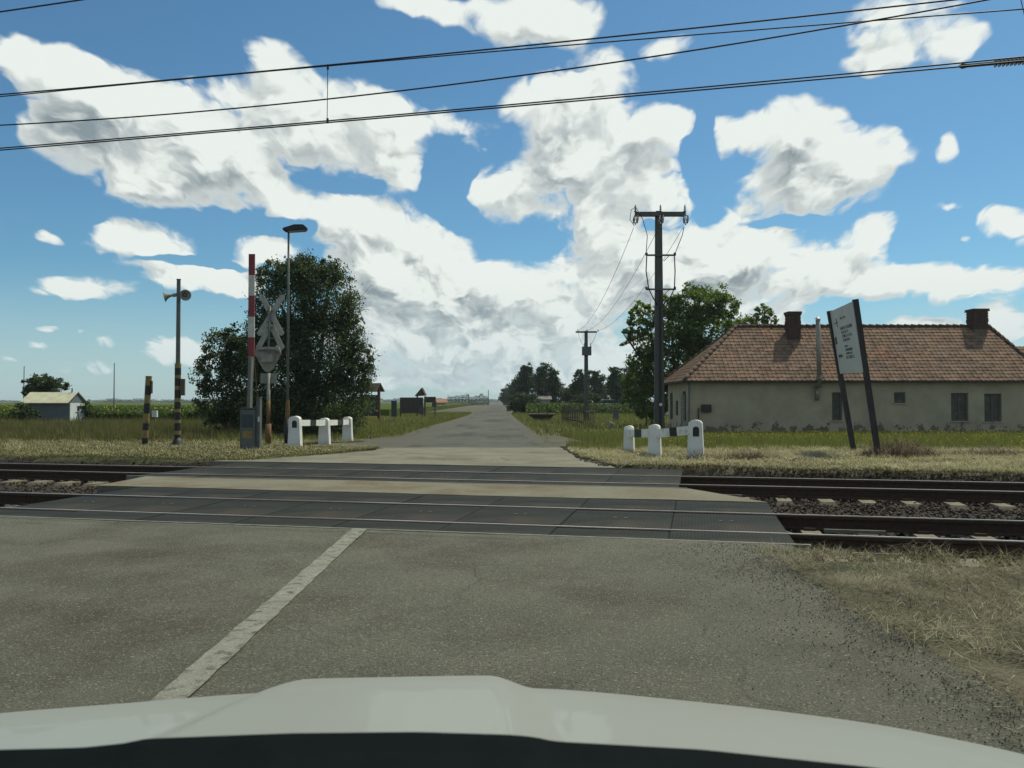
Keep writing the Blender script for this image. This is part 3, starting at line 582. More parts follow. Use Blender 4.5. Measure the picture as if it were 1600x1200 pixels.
grass('roadside_grass', x, y, .12, .42, .06, M['grass_green'], 'green grass right of the road around the picket enclosure')
# foreground right
x, y = field(150000, 1.6, 7.5, 1.0, 8.4, lambda x, y: (sg(x, y) < 7.5 + .25 * rng.uniform(-1, 1, len(x))) & (x > NEAR_R - .2 + .08 * wob(x * 3, y * 3) - .25 * (1 - smn(y, 2, 4.5)) + .55 * rng.uniform(0, 1, len(x)) ** 1.5) & (wob(x * 2.1 + 3, y * 2.7) + wob(x * 5, y * 6) * .6 > rng.normal(-.75, .35, len(x))) & (x < .72 * y + 1.2))
grass('dry_hay', x, y, .04, .17, .0038, M['straw_dark'], 'matted brown dry hay at the near right roadside', 'hay', tilt=1.4, zoff=.012)
k = rng.uniform(0, 1, len(x)) < .12
grass('straw_stalks', x[k], y[k], .05, .2, .0032, M['straw'], 'bright straw stalks on top of the matted hay', 'straw', tilt=1.35, zoff=.03)
k = (rng.uniform(0, 1, len(x)) < .3) & (sg(x, y) > 7.2)
grass('moss_edge', x[k], y[k], .02, .07, .012, M['grass_green'], 'mossy green fringe along the near ballast edge', tilt=.5, zoff=.03)
# loose grit along the near road edge
n = 3000; gx_ = NEAR_R - np.abs(rng.normal(0, .4, n)); gy_ = rng.uniform(2.2, 8.2, n); k = sg(gx_, gy_) < 8.05; gx_, gy_ = gx_[k], gy_[k]; n = len(gx_)
o = scatter('road_grit', vari, icf, np.stack([gx_, gy_, np.full(n, .01)], 1), rot_rand(n, full=True), (rng.uniform(.0025, .0065, n))[:, None] * np.ones((1, 3)), M['gravel'], rng.uniform(0, 1, n), kind='stuff')
props(o, 'dark loose grit scattered along the near right road edge', 'gravel')
n = 16000; gx_ = rng.uniform(1.5, 7, n); gy_ = rng.uniform(17, 27, n); k = (sg(gx_, gy_) > 17) & (gx_ > right_e(gy_) - .3 + .4 * rng.uniform(0, 1, n)) & (gx_ < 5.2 - .25 * (gy_ - 19)); gx_, gy_ = gx_[k], gy_[k]; n = len(gx_)
o = scatter('road_gravel', vari, icf, np.stack([gx_, gy_, groundz(gx_, gy_) + .01], 1), rot_rand(n, full=True), (rng.uniform(.012, .03, n))[:, None] * np.ones((1, 3)), M['gravel'], rng.uniform(0, 1, n), kind='stuff')
props(o, 'grey gravel spilled beside the road before the right barrier', 'gravel')

# twig piles
def twig_pile(name, c, rx, ry, h, n, label):
    a = rng.uniform(0, 2 * np.pi, n); rr = np.sqrt(rng.uniform(0, 1, n)); x = c.x + rx * rr * np.cos(a); y = c.y + ry * rr * np.sin(a)
    z = c.z + h * (1 - rr ** 1.6) * rng.uniform(0, 1, n)
    S = np.stack([rng.uniform(.006, .013, n), rng.uniform(.15, .5, n), rng.uniform(.15, .5, n)], 1)
    o = scatter(name, BLADE, BLF, np.stack([x, y, z], 1), rot_rand(n, 1.2, lie=True), S, M['twig'], rng.uniform(0, 1, n)); o['kind'] = 'stuff'
    return props(o, label, 'brush pile')
twig_pile('brush_pile', gp(1405, 718), 1.0, .7, .45, 5200, 'heap of dry brown twigs at the foot of the leaning sign')
twig_pile('brush_pile', gp(1168, 722), .75, .4, .2, 2600, 'low scatter of dry twigs right of the right barrier')
twig_pile('brush_pile', gp(1545, 716), 1.2, .5, .22, 2600, 'thin heap of straw and twigs below the house windows')
twig_pile('brush_pile', gp(1092, 722), .4, .25, .22, 500, 'few dead twigs leaning on the tallest right barrier post')
# flat dark mound
m = MB(); c0 = gp(1262, 726); ring = 14; vs = [(0, 0, .16)]
for rr, zz in ((.35, .13), (.7, .04), (.95, -.04)):
    vs += [(.62 * rr * math.cos(a) * (1 + .15 * math.sin(3 * a)), .3 * rr * math.sin(a), zz + .02 * math.sin(5 * a)) for a in [2 * math.pi * i / ring for i in range(ring)]]
fs = [(0, 1 + i, 1 + (i + 1) % ring) for i in range(ring)]
for q in range(2): fs += [(1 + q * ring + i, 1 + (q + 1) * ring + i, 1 + (q + 1) * ring + (i + 1) % ring, 1 + q * ring + (i + 1) % ring) for i in range(ring)]
m.add(vs, fs); o = m.build('rubble_slab', M['board_dark'], None, c0, smooth=True); props(o, 'flat dark slab of debris lying in the hay beside the tracks', 'debris')

# ------------------------------------------------------------------ crop fields, soil, distant treeline
def leafcloud(name, P, size, mat, label=None, cat=None, kind='stuff', parent=None, tint=None):
    n = len(P); s = rng.uniform(.6, 1.4, n) * size
    o = scatter(name, LEAF, LFF, P, rot_rand(n, full=True), np.stack([s, s, s], 1), mat, rng.uniform(0, 1, n) if tint is None else tint, parent=parent, kind=kind)
    return props(o, label, cat)
n = 110000; y = 62 + rng.uniform(0, 1, n) ** 1.7 * 110; x = rng.uniform(-.72, -.2, n) * y
z = gzn(y) + rng.uniform(.1, 1.0, n) ** .6 * (1.0 + .12 * wob(x * .8, y * .8))
leafcloud('sunflower_crop', np.stack([x, y, z], 1), .26, M['crop'], 'dense green sunflower crop on the left behind the verge', 'crop')
n = 260; y = 62 + rng.uniform(0, 1, n) ** 1.7 * 110; x = rng.uniform(-.72, -.3, n) * y; z = gzn(y) + 1.08 + rng.uniform(0, .12, n)
leafcloud('sunflower_heads', np.stack([x, y, z], 1), .2, M['flower'], 'yellow sunflower heads on top of the left crop', 'flowers')
xs = np.linspace(-1500, -14, 90); ys = np.concatenate([np.linspace(95, 400, 30), np.linspace(420, 2300, 24)]); Xc, Yc = np.meshgrid(xs, ys)
Xc = np.minimum(Xc, -12 - .02 * Yc); sheet('crop_field', np.stack([Xc, Yc, .48 + .07 * wob(Xc * .3, Yc * .3)], -1), M['crop_far'], 'structure', 'wide green field reaching the horizon on the left', 'field', skirt=1)
xs = np.linspace(20, 1500, 60); Xc, Yc = np.meshgrid(xs, np.linspace(240, 2300, 20)); Xc = np.maximum(Xc, 14 + Yc * .02)
sheet('crop_field', np.stack([Xc, Yc, .3 + .07 * wob(Xc * .3, Yc * .3)], -1), M['crop_far'], 'structure', 'green field far behind the trees on the right', 'field', skirt=1)
def patch(px0, px1, py0, py1, label):
    P = np.array([[list(gp(px, py)) for px in np.linspace(px0, px1, 24)] for py in np.linspace(py1, py0, 6)])
    P[..., 1] += .6 * np.sin(P[..., 0] * 2); P[..., 2] = gzn(P[..., 1]) + .05
    sheet('soil_strip', P, M['soil'], 'structure', label, 'soil', skirt=.06)
patch(560, 668, 651.5, 656.5, 'bare orange soil strip behind the notice boards')
patch(255, 400, 655, 659, 'bare pale soil strip behind the dense dark tree')
n = 26000; y = rng.uniform(112, 175, n); x = rng.uniform(.0, .17, n) * y + 2; z = gzn(y) + rng.uniform(.1, 1.5, n)
leafcloud('corn_crop', np.stack([x, y, z], 1), .42, M['crop'], 'tall green corn strip in front of the far right trees', 'crop')
def treeline(px0, px1, D, hpx, n, label):
    u_ = rng.uniform(0, 1, n); px = px0 + (px1 - px0) * u_; sc = D / F
    prof = hpx * (.55 + .45 * np.clip(np.abs(wob(px * .13, px * .021)), 0, 1))
    y = D + rng.uniform(-12, 12, n); x = (px - CX) / F * D; z = -.4 + rng.uniform(0, 1, n) * (1.7 + prof * sc)
    o = leafcloud('distant_treeline', np.stack([x, y, z], 1), 1.1 * sc, M['leaf_hazy'], label, 'treeline'); return o
treeline(-80, 560, 1500, 3, 22000, 'long thin distant treeline along the left horizon')
treeline(160, 240, 900, 6, 3000, 'small clump of distant trees behind the short striped post')
treeline(255, 330, 900, 5, 2600, 'small clump of distant trees beyond the loudspeaker pole')
treeline(560, 800, 1700, 6, 14000, 'low dark distant woods left of the road end')
treeline(700, 764, 420, 13, 5000, 'bushy far trees left of the road at the horizon')
treeline(796, 1015, 190, 17, 14000, 'mass of low garden trees and bushes behind the far right trees')
treeline(800, 1700, 1500, 6, 20000, 'distant woods along the right horizon')

# ------------------------------------------------------------------ air
HZD = 0.00018
m = MB(); m.box((0, 1270, 5.6), (6000, 2900, 15.2)); hzo = m.build('haze', bpy.data.materials.new('haze_air')); hzo['kind'] = 'stuff'; hzo['label'] = 'pale summer haze over the whole plain'
hm_ = hzo.data.materials[0]; hm_.use_nodes = True; ht = hm_.node_tree; ht.nodes.clear()
pv = nd(ht, 'ShaderNodeVolumePrincipled'); pv.inputs['Color'].default_value = (.85, .95, 1, 1); pv.inputs['Density'].default_value = HZD; pv.inputs['Anisotropy'].default_value = .3
ho = nd(ht, 'ShaderNodeOutputMaterial'); lk(ht, pv.outputs[0], ho.inputs['Volume'])
# ------------------------------------------------------------------ trees
def tree(name, base, D, blobs, nleaf, lsize, mat, label, cat='tree', trunk_r=.14, lean=0, group=None, clump=.32, depth=.8, shell=.55, limbs=True):
    root = empty(name, base, label, cat, 0, group); sc = D / F; bz = base.z
    cs = []
    for (px, py, rx, ry) in blobs:
        c = at(px, py, D); cs.append((Vector((c.x - base.x, rnd.uniform(-.3, .3) * rx * sc, c.z - bz)), rx * sc, ry * sc))
    zmin = min(c.z for c, _, _ in cs); zc = sum(c.z for c, _, _ in cs) / len(cs); xc = sum(c.x for c, _, _ in cs) / len(cs)
    fork = Vector((xc * .3, 0, max(.3, min(zmin, zc) * .55)))
    m = MB(); m.tube([(0, 0, -.2), (fork.x * .5, .03, fork.z * .5), fork, fork.lerp(Vector((xc, 0, zc)), .6)], [trunk_r * 1.25, trunk_r, trunk_r * .85, trunk_r * .5], 9); m.build('trunk', M['bark'], root, smooth=True)
    if limbs:
        for c, rx, ry in cs:
            mid = fork.lerp(c, .5) + Vector((rnd.uniform(-.1, .1) * rx, rnd.uniform(-.1, .1) * rx, .1 * ry))
            m = MB(); m.tube([fork, mid, c, c + Vector((rnd.uniform(-.4, .4) * rx, rnd.uniform(-.3, .3) * rx, .5 * ry))], [trunk_r * .55, trunk_r * .38, trunk_r * .2, trunk_r * .06], 6)
            for q in range(5):
                e = c + Vector((rnd.gauss(0, .5) * rx, rnd.gauss(0, .5) * rx, rnd.gauss(.2, .45) * ry)); m.tube([mid.lerp(c, rnd.uniform(.2, 1)), e], [trunk_r * .16, trunk_r * .04], 4)
            m.build('limb', M['bark'], root, smooth=True)
    vol = np.array([rx * rx * ry for _, rx, ry in cs]) ** .72; vol /= vol.sum(); Ps = []; Ts = []
    for (c, rx, ry), w in zip(cs, vol):
        k = max(6, int(nleaf * w)); per = 34; nc = max(4, k // per)
        d = rng.normal(size=(nc, 3)); d /= np.linalg.norm(d, axis=1)[:, None]; rad = rng.uniform(shell ** 3, 1, nc) ** (1 / 3) * (1 + .1 * rng.normal(size=nc))
        C = np.array(c) + d * rad[:, None] * np.array([rx, rx * depth, ry])
        cr = clump * (rx + ry) / 2 * rng.uniform(.5, 1.15, nc)
        L = np.repeat(C, per, 0) + np.clip(rng.normal(0, .5, (nc * per, 3)), -.95, .95) * np.repeat(cr, per)[:, None] * np.array([1, 1, .75])
        Ps.append(L); Ts.append(np.clip(np.repeat(rng.uniform(.1, .9, nc), per) + rng.normal(0, .15, nc * per), 0, 1))
    P = np.vstack(Ps); P[:, 2] = np.maximum(P[:, 2], .05)
    leafcloud('crown', P, lsize, mat, kind=None, parent=root, tint=np.concatenate(Ts))
    return root
b0 = gp(492, 683)
tree('broadleaf_tree', b0, b0.y, [(448,475,52,68),(512,470,48,60),(478,432,36,32),(425,432,26,28),(468,418,24,22),(515,425,20,24),(500,555,68,70),(550,590,34,36),(545,520,22,50),(440,570,55,80),(500,640,76,44),(408,520,20,60),(430,640,48,40),(562,560,20,26),(397,555,20,70),(394,640,18,44)],
     120000, .1, M['leaf_dark'], 'big dense dark green tree behind the street lamp and cross sign', trunk_r=.16, clump=.26)
b1 = gp(352, 682)
tree('broadleaf_tree', b1, b1.y + 1, [(352,545,22,28),(340,585,26,28),(372,560,18,50),(375,620,22,60),(345,630,26,34),(330,605,16,14),(368,665,24,22),(388,590,20,60),(385,550,16,36),(372,530,14,20)],
     17000, .12, M['leaf_dark'], 'smaller loose dark tree left of the raised barrier arm', trunk_r=.08, clump=.34)
b2 = gp(1062, 668); D2 = 57
b2 = Vector(((1062 - CX) / F * D2, D2, -.4))
tree('walnut_tree', b2, D2, [(1003,492,24,22),(978,525,16,14),(1045,478,22,20),(1095,470,42,24),(1130,480,26,24),(1062,510,42,32),(1010,535,26,30),(1110,520,46,36),(1000,590,24,36),(1030,570,34,44),(1075,580,36,50),(1020,630,30,30),(985,620,14,22)],
     34000, .19, M['leaf_mid'], 'tall light green tree standing behind the concrete pole and house end', trunk_r=.22, clump=.27)
D3 = 66; b3 = Vector(((1188 - CX) / F * D3, D3, -.4))
tree('walnut_tree', b3, D3, [(1192,488,15,13),(1178,505,26,12),(1205,500,12,10),(1150,512,20,12)], 4600, .17, M['leaf_mid'], 'small green treetop showing above the roof ridge left of the chimney', trunk_r=.14)
D4 = 66; b4 = Vector(((68 - CX) / F * D4, D4, -.4))
tree('garden_tree', b4, D4, [(62,600,26,13),(88,603,18,13),(45,600,10,9),(55,615,18,12),(80,620,24,14)], 5500, .2, M['leaf_dark'], 'small dark tree rising behind the hut roof', trunk_r=.1)
D5 = 58; b5 = Vector(((45 - CX) / F * D5, D5, -.4))
tree('garden_shrub', b5, D5, [(30,640,12,12),(45,648,15,12)], 1500, .16, M['leaf_dark'], 'dark shrub at the left end of the hut', 'shrub', trunk_r=.05)
# sumac-like plant right of the hut
D6 = 62; b6 = Vector(((130 - CX) / F * D6, D6, -.4)); rt = empty('frond_shrub', b6, 'feathery shrub with upright fronds right of the hut', 'shrub')
m = MB(); m.tube([(0, 0, -.1), (.03, 0, .8), (.05, 0, 1.3)], [.06, .05, .03], 6); m.build('trunk', M['bark'], rt)
Pf = []
for i in range(15):
    a = rnd.uniform(0, 6.28); ln = rnd.uniform(.7, 1.25); up = rnd.uniform(.25, 1.2)
    for q in range(46):
        f = rnd.uniform(.15, 1); Pf.append((.05 + ln * f * math.cos(a) * .85 + rnd.gauss(0, .045), ln * f * math.sin(a) * .6 + rnd.gauss(0, .045), 1.15 + up * f - .35 * f * f + rnd.gauss(0, .045)))
for q in range(500): Pf.append((rnd.gauss(.05, .3), rnd.gauss(0, .3), rnd.uniform(.2, 1.3)))
leafcloud('crown', np.array(Pf), .13, M['leaf_dark'], kind=None, parent=rt)
FT = [  # far trees, right of the road: blobs, D, name, label
 ([(795,612,9,10),(790,622,8,8)], 330, 'round_tree', 'small far tree closest to the road end on the right', 1800),
 ([(806,606,9,10),(808,620,10,10)], 250, 'round_tree', 'second far tree from the road end on the right', 2200),
 ([(822,588,10,14),(818,602,12,16),(830,606,14,22),(824,578,7,8)], 170, 'poplar_tree', 'tall pointed tree left of the dark poplars', 4200),
 ([(845,588,6,16),(847,606,8,22),(851,580,5,10)], 160, 'poplar_tree', 'dark columnar poplar, left one of the pair', 3000),
 ([(858,590,6,18),(866,598,7,16),(862,612,9,20),(866,588,4,8)], 155, 'poplar_tree', 'dark columnar poplar, right one of the pair', 3200),
 ([(815,628,14,12),(826,632,14,13),(805,634,9,9)], 120, 'roadside_bush', 'big round dark bush at the right road edge', 3800),
 ([(886,612,16,10),(878,622,14,12),(896,622,14,12)], 175, 'round_tree', 'low rounded tree between poplars and transformer pole', 3000),
 ([(904,592,7,12),(908,608,10,16),(900,606,7,10)], 150, 'round_tree', 'tree directly behind the transformer pole', 2800),
 ([(926,590,8,10),(934,594,8,12),(928,608,14,16)], 155, 'round_tree', 'full tree right of the transformer pole', 3200),
 ([(924,626,16,10),(906,628,12,9)], 125, 'roadside_bush', 'wide dark bush below the full tree', 2600),
 ([(962,584,8,12),(958,600,9,16),(966,608,12,20)], 140, 'poplar_tree', 'tall dark tree left of the light green tree', 3400),
 ([(985,580,8,12),(984,602,13,22),(990,622,14,16)], 118, 'poplar_tree', 'dark tall tree touching the light green tree', 3800),
 ([(1010,638,14,8),(1000,634,12,8)], 100, 'roadside_bush', 'low bush behind the parked cars', 1500),
 ([(946,612,9,10),(942,622,10,9)], 170, 'round_tree', 'small tree in front of the far grey roof', 1600),
]
for bl, D, nm, lb, nl in FT:
    cx_ = sum(q[0] for q in bl) / len(bl); bb = Vector(((cx_ - CX) / F * D, D, -.4))
    tree(nm, bb, D, [(a_, b_, rx_ * 1.22, ry_ * 1.18) for a_, b_, rx_, ry_ in bl], int(nl * 1.7), .0021 * D, M['leaf_far'], lb, 'bush' if 'bush' in nm else 'tree', trunk_r=.2, group='far trees right of the road', clump=.36, limbs='bush' not in nm)

# ------------------------------------------------------------------ level crossing equipment (left)
def base_of(px, py): return gp(px, py)
# raised barrier
b = base_of(391, 706); D = b.y; k = D / F; top = lambda py: at(391, py, D).z - b.z
rt = empty('level_crossing_barrier', b, 'raised red and white crossing barrier arm with grey housing', 'barrier')
cols = [(397, 430, 'red_paint'), (430, 462, 'white_band'), (462, 495, 'red_paint'), (495, 527, 'white_band'), (527, 557, 'red_paint')]
arm = MB()
for y0, y1, c in cols:
    arm.cur = 1 if c == 'white_band' else 0
    z0, z1 = top(y1), top(y0); arm.box((.01, 0, (z0 + z1) / 2), (9.5 * k, .05, z1 - z0 - .001))
arm.build('barrier_arm', [M['red_paint'], M['white_band']], rt)
m = MB(); m.bar((-.03, 0, top(650)), (0, 0, top(557)), 14 * k, .08); m.build('arm_sleeve', M['grey_paint'], rt, bevel=.008)
m = MB(); m.box((-.03, 0, top(640) / 2), (23 * k, .34, top(640))); m.box((-.03, 0, top(638)), (24 * k, .38, .03)); m.build('drive_housing', M['cabinet'], rt, bevel=.012)
m = MB(); m.box((-.03, -.175, .48), (.27, .008, .2)); m.build('warning_sticker', M['yellow_paint'], rt)
m = MB(); m.box((-.03, -.175, .85), (.31, .012, .36)); m.build('housing_door', M['board_blue'], rt, bevel=.004)
m = MB(); m.box((.23, .02, top(622) / 2), (.1, .2, top(622))); m.box((.23, .02, top(621)), (.13, .23, .03)); m.build('counterweight_guard', M['cabinet'], rt, bevel=.008)
m = MB(); m.box((.25, -.086, top(655)), (.045, .01, .14)); m.build('label_plate', M['hut_white'], rt)
for sx_ in (.05, .2):
    m = MB(); m.tube([(.1, -.03, top(557)), (sx_, -.03, top(620))], .008, 5); m.build('stay_cable', M['orange_rust'] if sx_ > .1 else M['light_grey'], rt)
# st andrew's cross seen from behind
b = base_of(419, 697); D = b.y; k = D / F
def q(px, py, dy=0): v_ = at(px, py, D + dy) - b; return v_
rt = empty('crossing_sign', b, 'double cross railway warning sign seen from behind with signal board', 'sign')
m = MB(); m.tube([(0, 0, -.05), (0, 0, q(419, 583).z)], .058, 10); m.build('pole', M['light_grey'], rt, smooth=True)
m = MB(); m.tube([(0, 0, q(419, 583).z), (0, 0, q(419, 540).z), (.03, 0, q(422, 478).z)], .04, 10); m.build('upper_pole', M['pole_grey'], rt, smooth=True)
m = MB(); m.tube([(0, 0, -.05), (0, 0, q(419, 662).z)], .1, 12); m.build('pole_socket', M['orange_rust'], rt, smooth=True)
m = MB(); m.tube([(0, 0, q(419, 662).z), (0, 0, q(419, 625).z)], .064, 10); m.build('rusty_collar', M['orange_rust'], rt, smooth=True)
def blade(p0, p1, w, y_):
    p0, p1 = Vector(p0), Vector(p1); d = (p1 - p0).normalized(); nrm = Vector((-d.z, 0, d.x)) * w / 2; e = d * w * .35
    poly = [p0 - nrm + e * .4, p0 - e * .4, p0 + nrm + e * .4, p1 + nrm - e * .4, p1 + e * .4, p1 - nrm - e * .4]
    m = MB(); m.prism([(p.x, p.z) for p in poly], y_ - .012, y_ + .012); return m
for (a_, b_, yo) in (((407, 461), (440, 523), .07), ((441, 461), (403, 523), .10)):
    blade(q(*a_), q(*b_), .175, yo).build('cross_board', M['cross_back'], rt)
blade(q(422, 507), q(402, 545), .175, .07).build('cross_board', M['cross_back'], rt)
blade(q(422, 507), q(440, 545), .175, .10).build('cross_board', M['cross_back'], rt)
for py in (486, 503, 512, 528):
    m = MB(); m.box((q(421, py).x, .03, q(421, py).z), (.2, .05, .05)); m.build('clamp', M['pole_grey'], rt)
tri = [q(400, 547), q(403, 542), q(437, 542), q(440, 549), q(440, 554), q(427, 577), q(423, 581), q(417, 581), q(412, 577), q(400, 555)]
m = MB(); m.prism([(p.x, p.z) for p in tri], -.10, -.06); m.build('signal_backboard', M['signal_back'], rt)
m = MB(); m.box((q(420, 560).x, -.16, q(420, 560).z), (.42, .16, .3)); m.build('signal_housing', M['signal_back'], rt, bevel=.03)
m = MB(); m.prism([(q(403, 543).x, q(403, 543).z), (q(438, 543).x, q(438, 543).z), (q(441, 551).x, q(441, 551).z), (q(434, 547).x, q(434, 547).z), (q(405, 547).x, q(405, 547).z)], -.26, -.1); m.build('signal_hood', M['signal_back'], rt)
m = MB(); m.box((q(418.5, 591).x, .075, q(418.5, 591).z), (25 * k, .02, 16 * k)); m.build('plate', M['light_grey'], rt)
# street lamp
b = base_of(449, 697); D = b.y; k = D / F
rt = empty('street_lamp', b, 'slim street lamp with flat dark lantern beside the white barrier', 'street lamp')
zt = at(449, 361, D).z - b.z
m = MB(); m.tube([(0, 0, at(449, 640, D).z - b.z), (0, 0, zt * .6), (0, 0, zt)], [.05, .042, .034], 10); m.build('pole', M['pole_grey'], rt, smooth=True)
m = MB(); m.tube([(-.01, 0, at(449, 655, D).z - b.z), (0, 0, at(449, 640, D).z - b.z), (0, 0, at(449, 625, D).z - b.z)], [.075, .075, .055], 12); m.build('ochre_collar', M['orange_rust'], rt)
m = MB(); m.tube([(-.01, 0, -.05), (-.01, 0, at(449, 655, D).z - b.z)], .095, 12); m.build('base_tube', M['black_paint'], rt, smooth=True)
m = MB(); m.tube([(-.01, 0, -.04), (-.01, 0, .06), (-.01, 0, .1)], [.2, .2, .1], 12); m.build('foot_flange', M['black_paint'], rt)
hx = lambda px, py: (at(px, py, D).x - b.x, at(px, py, D).z - b.z)
m = MB(); m.prism([hx(442.5, 360), hx(443, 357), hx(461, 351.5), hx(475, 351.5), hx(480, 356), hx(479, 360), hx(446, 362.5)], -.14, .14); m.build('lantern', M['black_paint'], rt, bevel=.02)
m = MB(); m.prism([hx(450, 361.7), hx(478, 360.2), hx(477, 361.5), hx(452, 363)], -.11, .11); m.build('lens', M['light_grey'], rt)
# loudspeaker pole
b = base_of(277, 698); D = b.y; k = D / F; zz = lambda py: at(277, py, D).z - b.z
rt = empty('loudspeaker_pole', b, 'tall grey pole with two horn speakers and black yellow striped base', 'pole')
m = MB(); m.tube([(0, 0, zz(568)), (0, 0, zz(437))], [.072, .062], 12); m.tube([(0, 0, zz(437)), (0, 0, zz(436))], .075, 12); m.build('pole', M['pole_grey'], rt, smooth=False)
seq = [(568, 575, 1), (575, 586, 0), (586, 591, 1), (591, 603, 0), (603, 609, 1), (609, 622, 0), (622, 628, 1), (628, 639, 0), (639, 644, 1), (644, 656, 0), (656, 661, 1), (661, 673, 0), (673, 679, 1), (679, 690, 0)]
m = MB()
for y0, y1, c in seq: m.cur = c; m.tube([(0, 0, zz(y1)), (0, 0, zz(y0) - .001)], .1, 14, caps=(y0 == 568))
m.build('striped_sleeve', [M['black_paint'], M['yellow_paint']], rt, smooth=False)
m = MB(); m.tube([(0, 0, -.05), (0, 0, .04), (0, 0, .16), (0, 0, zz(684))], [.27, .24, .15, .102], 14); m.build('flared_foot', M['black_paint'], rt, smooth=True)
m = MB(); m.box((.17, -.02, zz(605)), (.13, .12, 26 * k)); m.build('junction_box', M['wood_grey'], rt, bevel=.008)
def horn(mb, p0, d, L, r0, r1):
    d = Vector(d).normalized(); p0 = Vector(p0); n_ = 6
    pts = [p0 + d * L * (i / n_) for i in range(n_ + 1)]; rs = [r0 + (r1 - r0) * (i / n_) ** 2.2 for i in range(n_ + 1)]
    mb.tube(pts, rs, 18, caps=False); mb.tube([pts[-1] - d * .0, pts[-1] + d * .012], [r1 * 1.04, r1 * 1.04], 18, caps=False)
    mb.tube([p0 - d * .14, p0 - d * .02, p0], [.055, .065, r0], 12); mb.tube([p0 + d * L * .35, p0 + d * L * .55], [.03, .05], 10)
hz_ = zz(463)
r_ = empty  # keep name
m = MB(); horn(m, (-.19, -.02, hz_ + .03), (-1, -.25, -.18), .24, .04, .18); m.build('horn_speaker', M['light_grey'], rt, smooth=True)
m = MB(); horn(m, (.20, -.04, hz_ + .03), (.6, -1, -.12), .22, .04, .18); m.build('horn_speaker', M['light_grey'], rt, smooth=True)
m = MB(); m.bar((-.22, 0, hz_ + .04), (.24, 0, hz_ + .04), .03, .04); m.box((.24, 0, hz_ + .14), (.2, .06, .03)); m.bar((.16, 0, hz_ + .04), (.2, 0, hz_ + .14), .02, .02); m.build('speaker_bracket', M['black_paint'], rt)
# short striped post
b = base_of(226, 697); D = b.y; k = D / F; z_ = lambda py: at(230, py, D).z - b.z
rt = empty('striped_post', b, 'short leaning rusty post with worn black and yellow bands', 'post')
tipx = 5.5 * k; zt = z_(589); m = MB(); seq = [(589, 602, 1), (602, 617, 0), (617, 630, 1), (630, 646, 0), (646, 661, 1), (661, 672, 0), (672, 684, 1), (684, 698, 0)]
for y0, y1, c in seq:
    za, zb = z_(y1), z_(y0) - .001; m.cur = c; m.tube([(tipx * za / zt, 0, za), (tipx * zb / zt, 0, zb)], .1, 14, caps=(y0 == 589))
m.build('post', [M['black_paint'], M['yellow_paint']], rt, smooth=False)
m = MB(); m.box((tipx + .1, -.02, z_(605)), (.05, .1, .42)); m.build('side_box', M['wood_dark'], rt)
m = MB(); m.tube([(tipx, 0, zt), (tipx, 0, zt + .03)], [.107, .1], 14); m.build('cap', M['orange_rust'], rt)
# little white box by it
b = gp(242, 672); m = MB(); m.box((0, 0, .45), (.05, .05, .9)); rt = empty('marker_box', b, 'tiny white box on a stake behind the short striped post', 'marker'); m.build('stake', M['grey_paint'], rt)
m = MB(); m.box((0, -.03, 1.0), (.3, .18, .4)); m.build('box', M['hut_white'], rt)

# white road barriers
def post_mesh(w, d, h):
    m = MB(); prof = []; n_ = 8
    wb, wt = w / 2, w / 2 * .8; hs = h - w * .22
    prof = [(-wb, -.05), (wb, -.05), (wt, hs)] + [(wt * math.cos(a), hs + w * .22 * math.sin(a)) for a in [math.pi * i / n_ for i in range(1, n_)]] + [(-wt, hs)]
    return m.prism(prof, -d / 2, d / 2)
def white_barrier(posts, rails, label, dirv):
    b0 = gp(*posts[0][:2]); rt = empty('road_barrier', b0, label, 'barrier', group='white concrete barriers beside the road')
    P = []
    for (px, pyb, pyt, wpx, niche) in posts:
        bb = gp(px, pyb); kk = bb.y / F; h = at(px, pyt, bb.y).z - bb.z; w = wpx * kk
        o = post_mesh(w, .26, h).build('post', M['white_paint'], rt, bb - b0, bevel=.02); o.rotation_euler = (0, 0, dirv)
        if niche:
            wn_ = w * .36; m = MB(); m.prism([(-wn_ / 2, -.11), (wn_ / 2, -.11), (wn_ / 2, .06)] + [(wn_ / 2 * math.cos(a), .06 + wn_ * .4 * math.sin(a)) for a in [math.pi * i / 6 for i in range(1, 6)]] + [(-wn_ / 2, .06)], -.142, -.126); m.build('reflector_niche', M['black_paint'], o, (w * .06, 0, h - .26))
        P.append((bb, h))
    for (i, j, segs, zf0, zf1) in rails:
        pa = P[i][0] - b0 + Vector((0, -.03, P[i][1] * zf0)); pb = P[j][0] - b0 + Vector((0, -.03, P[j][1] * zf1))
        m = MB(); d = pb - pa
        for s0, s1, c in segs: m.cur = c; m.bar(pa + d * s0, pa + d * (s1 - .0005), .13, .2) if False else m.bar(pa + d * s0, pa + d * s1, .16, .2)
        m.build('cross_rail', [M['white_paint'], M['black_paint']], rt)
    return rt
white_barrier([(461, 699, 650, 21, 1), (507, 695, 653, 18, 0), (543, 690, 651, 16, 0)],
    [(0, 1, [(.1, .42, 0), (.42, .62, 1), (.62, 1.02, 0)], .78, .82), (1, 2, [(.05, .45, 0), (.45, .7, 1), (.7, 1.0, 0)], .82, .78)],
    'white three post road barrier left of the road', R(-6))
white_barrier([(983, 709, 665, 17, 0), (1023, 716, 663, 21, 0), (1087, 720, 656, 26, 1)],
    [(0, 1, [(.05, .34, 0), (.34, .62, 1), (.62, 1.0, 0)], .72, .74), (1, 2, [(-.1, .42, 0), (.42, .6, 1), (.6, 1.0, 0)], .72, .76)],
    'white three post road barrier right of the road before the house', R(-18))

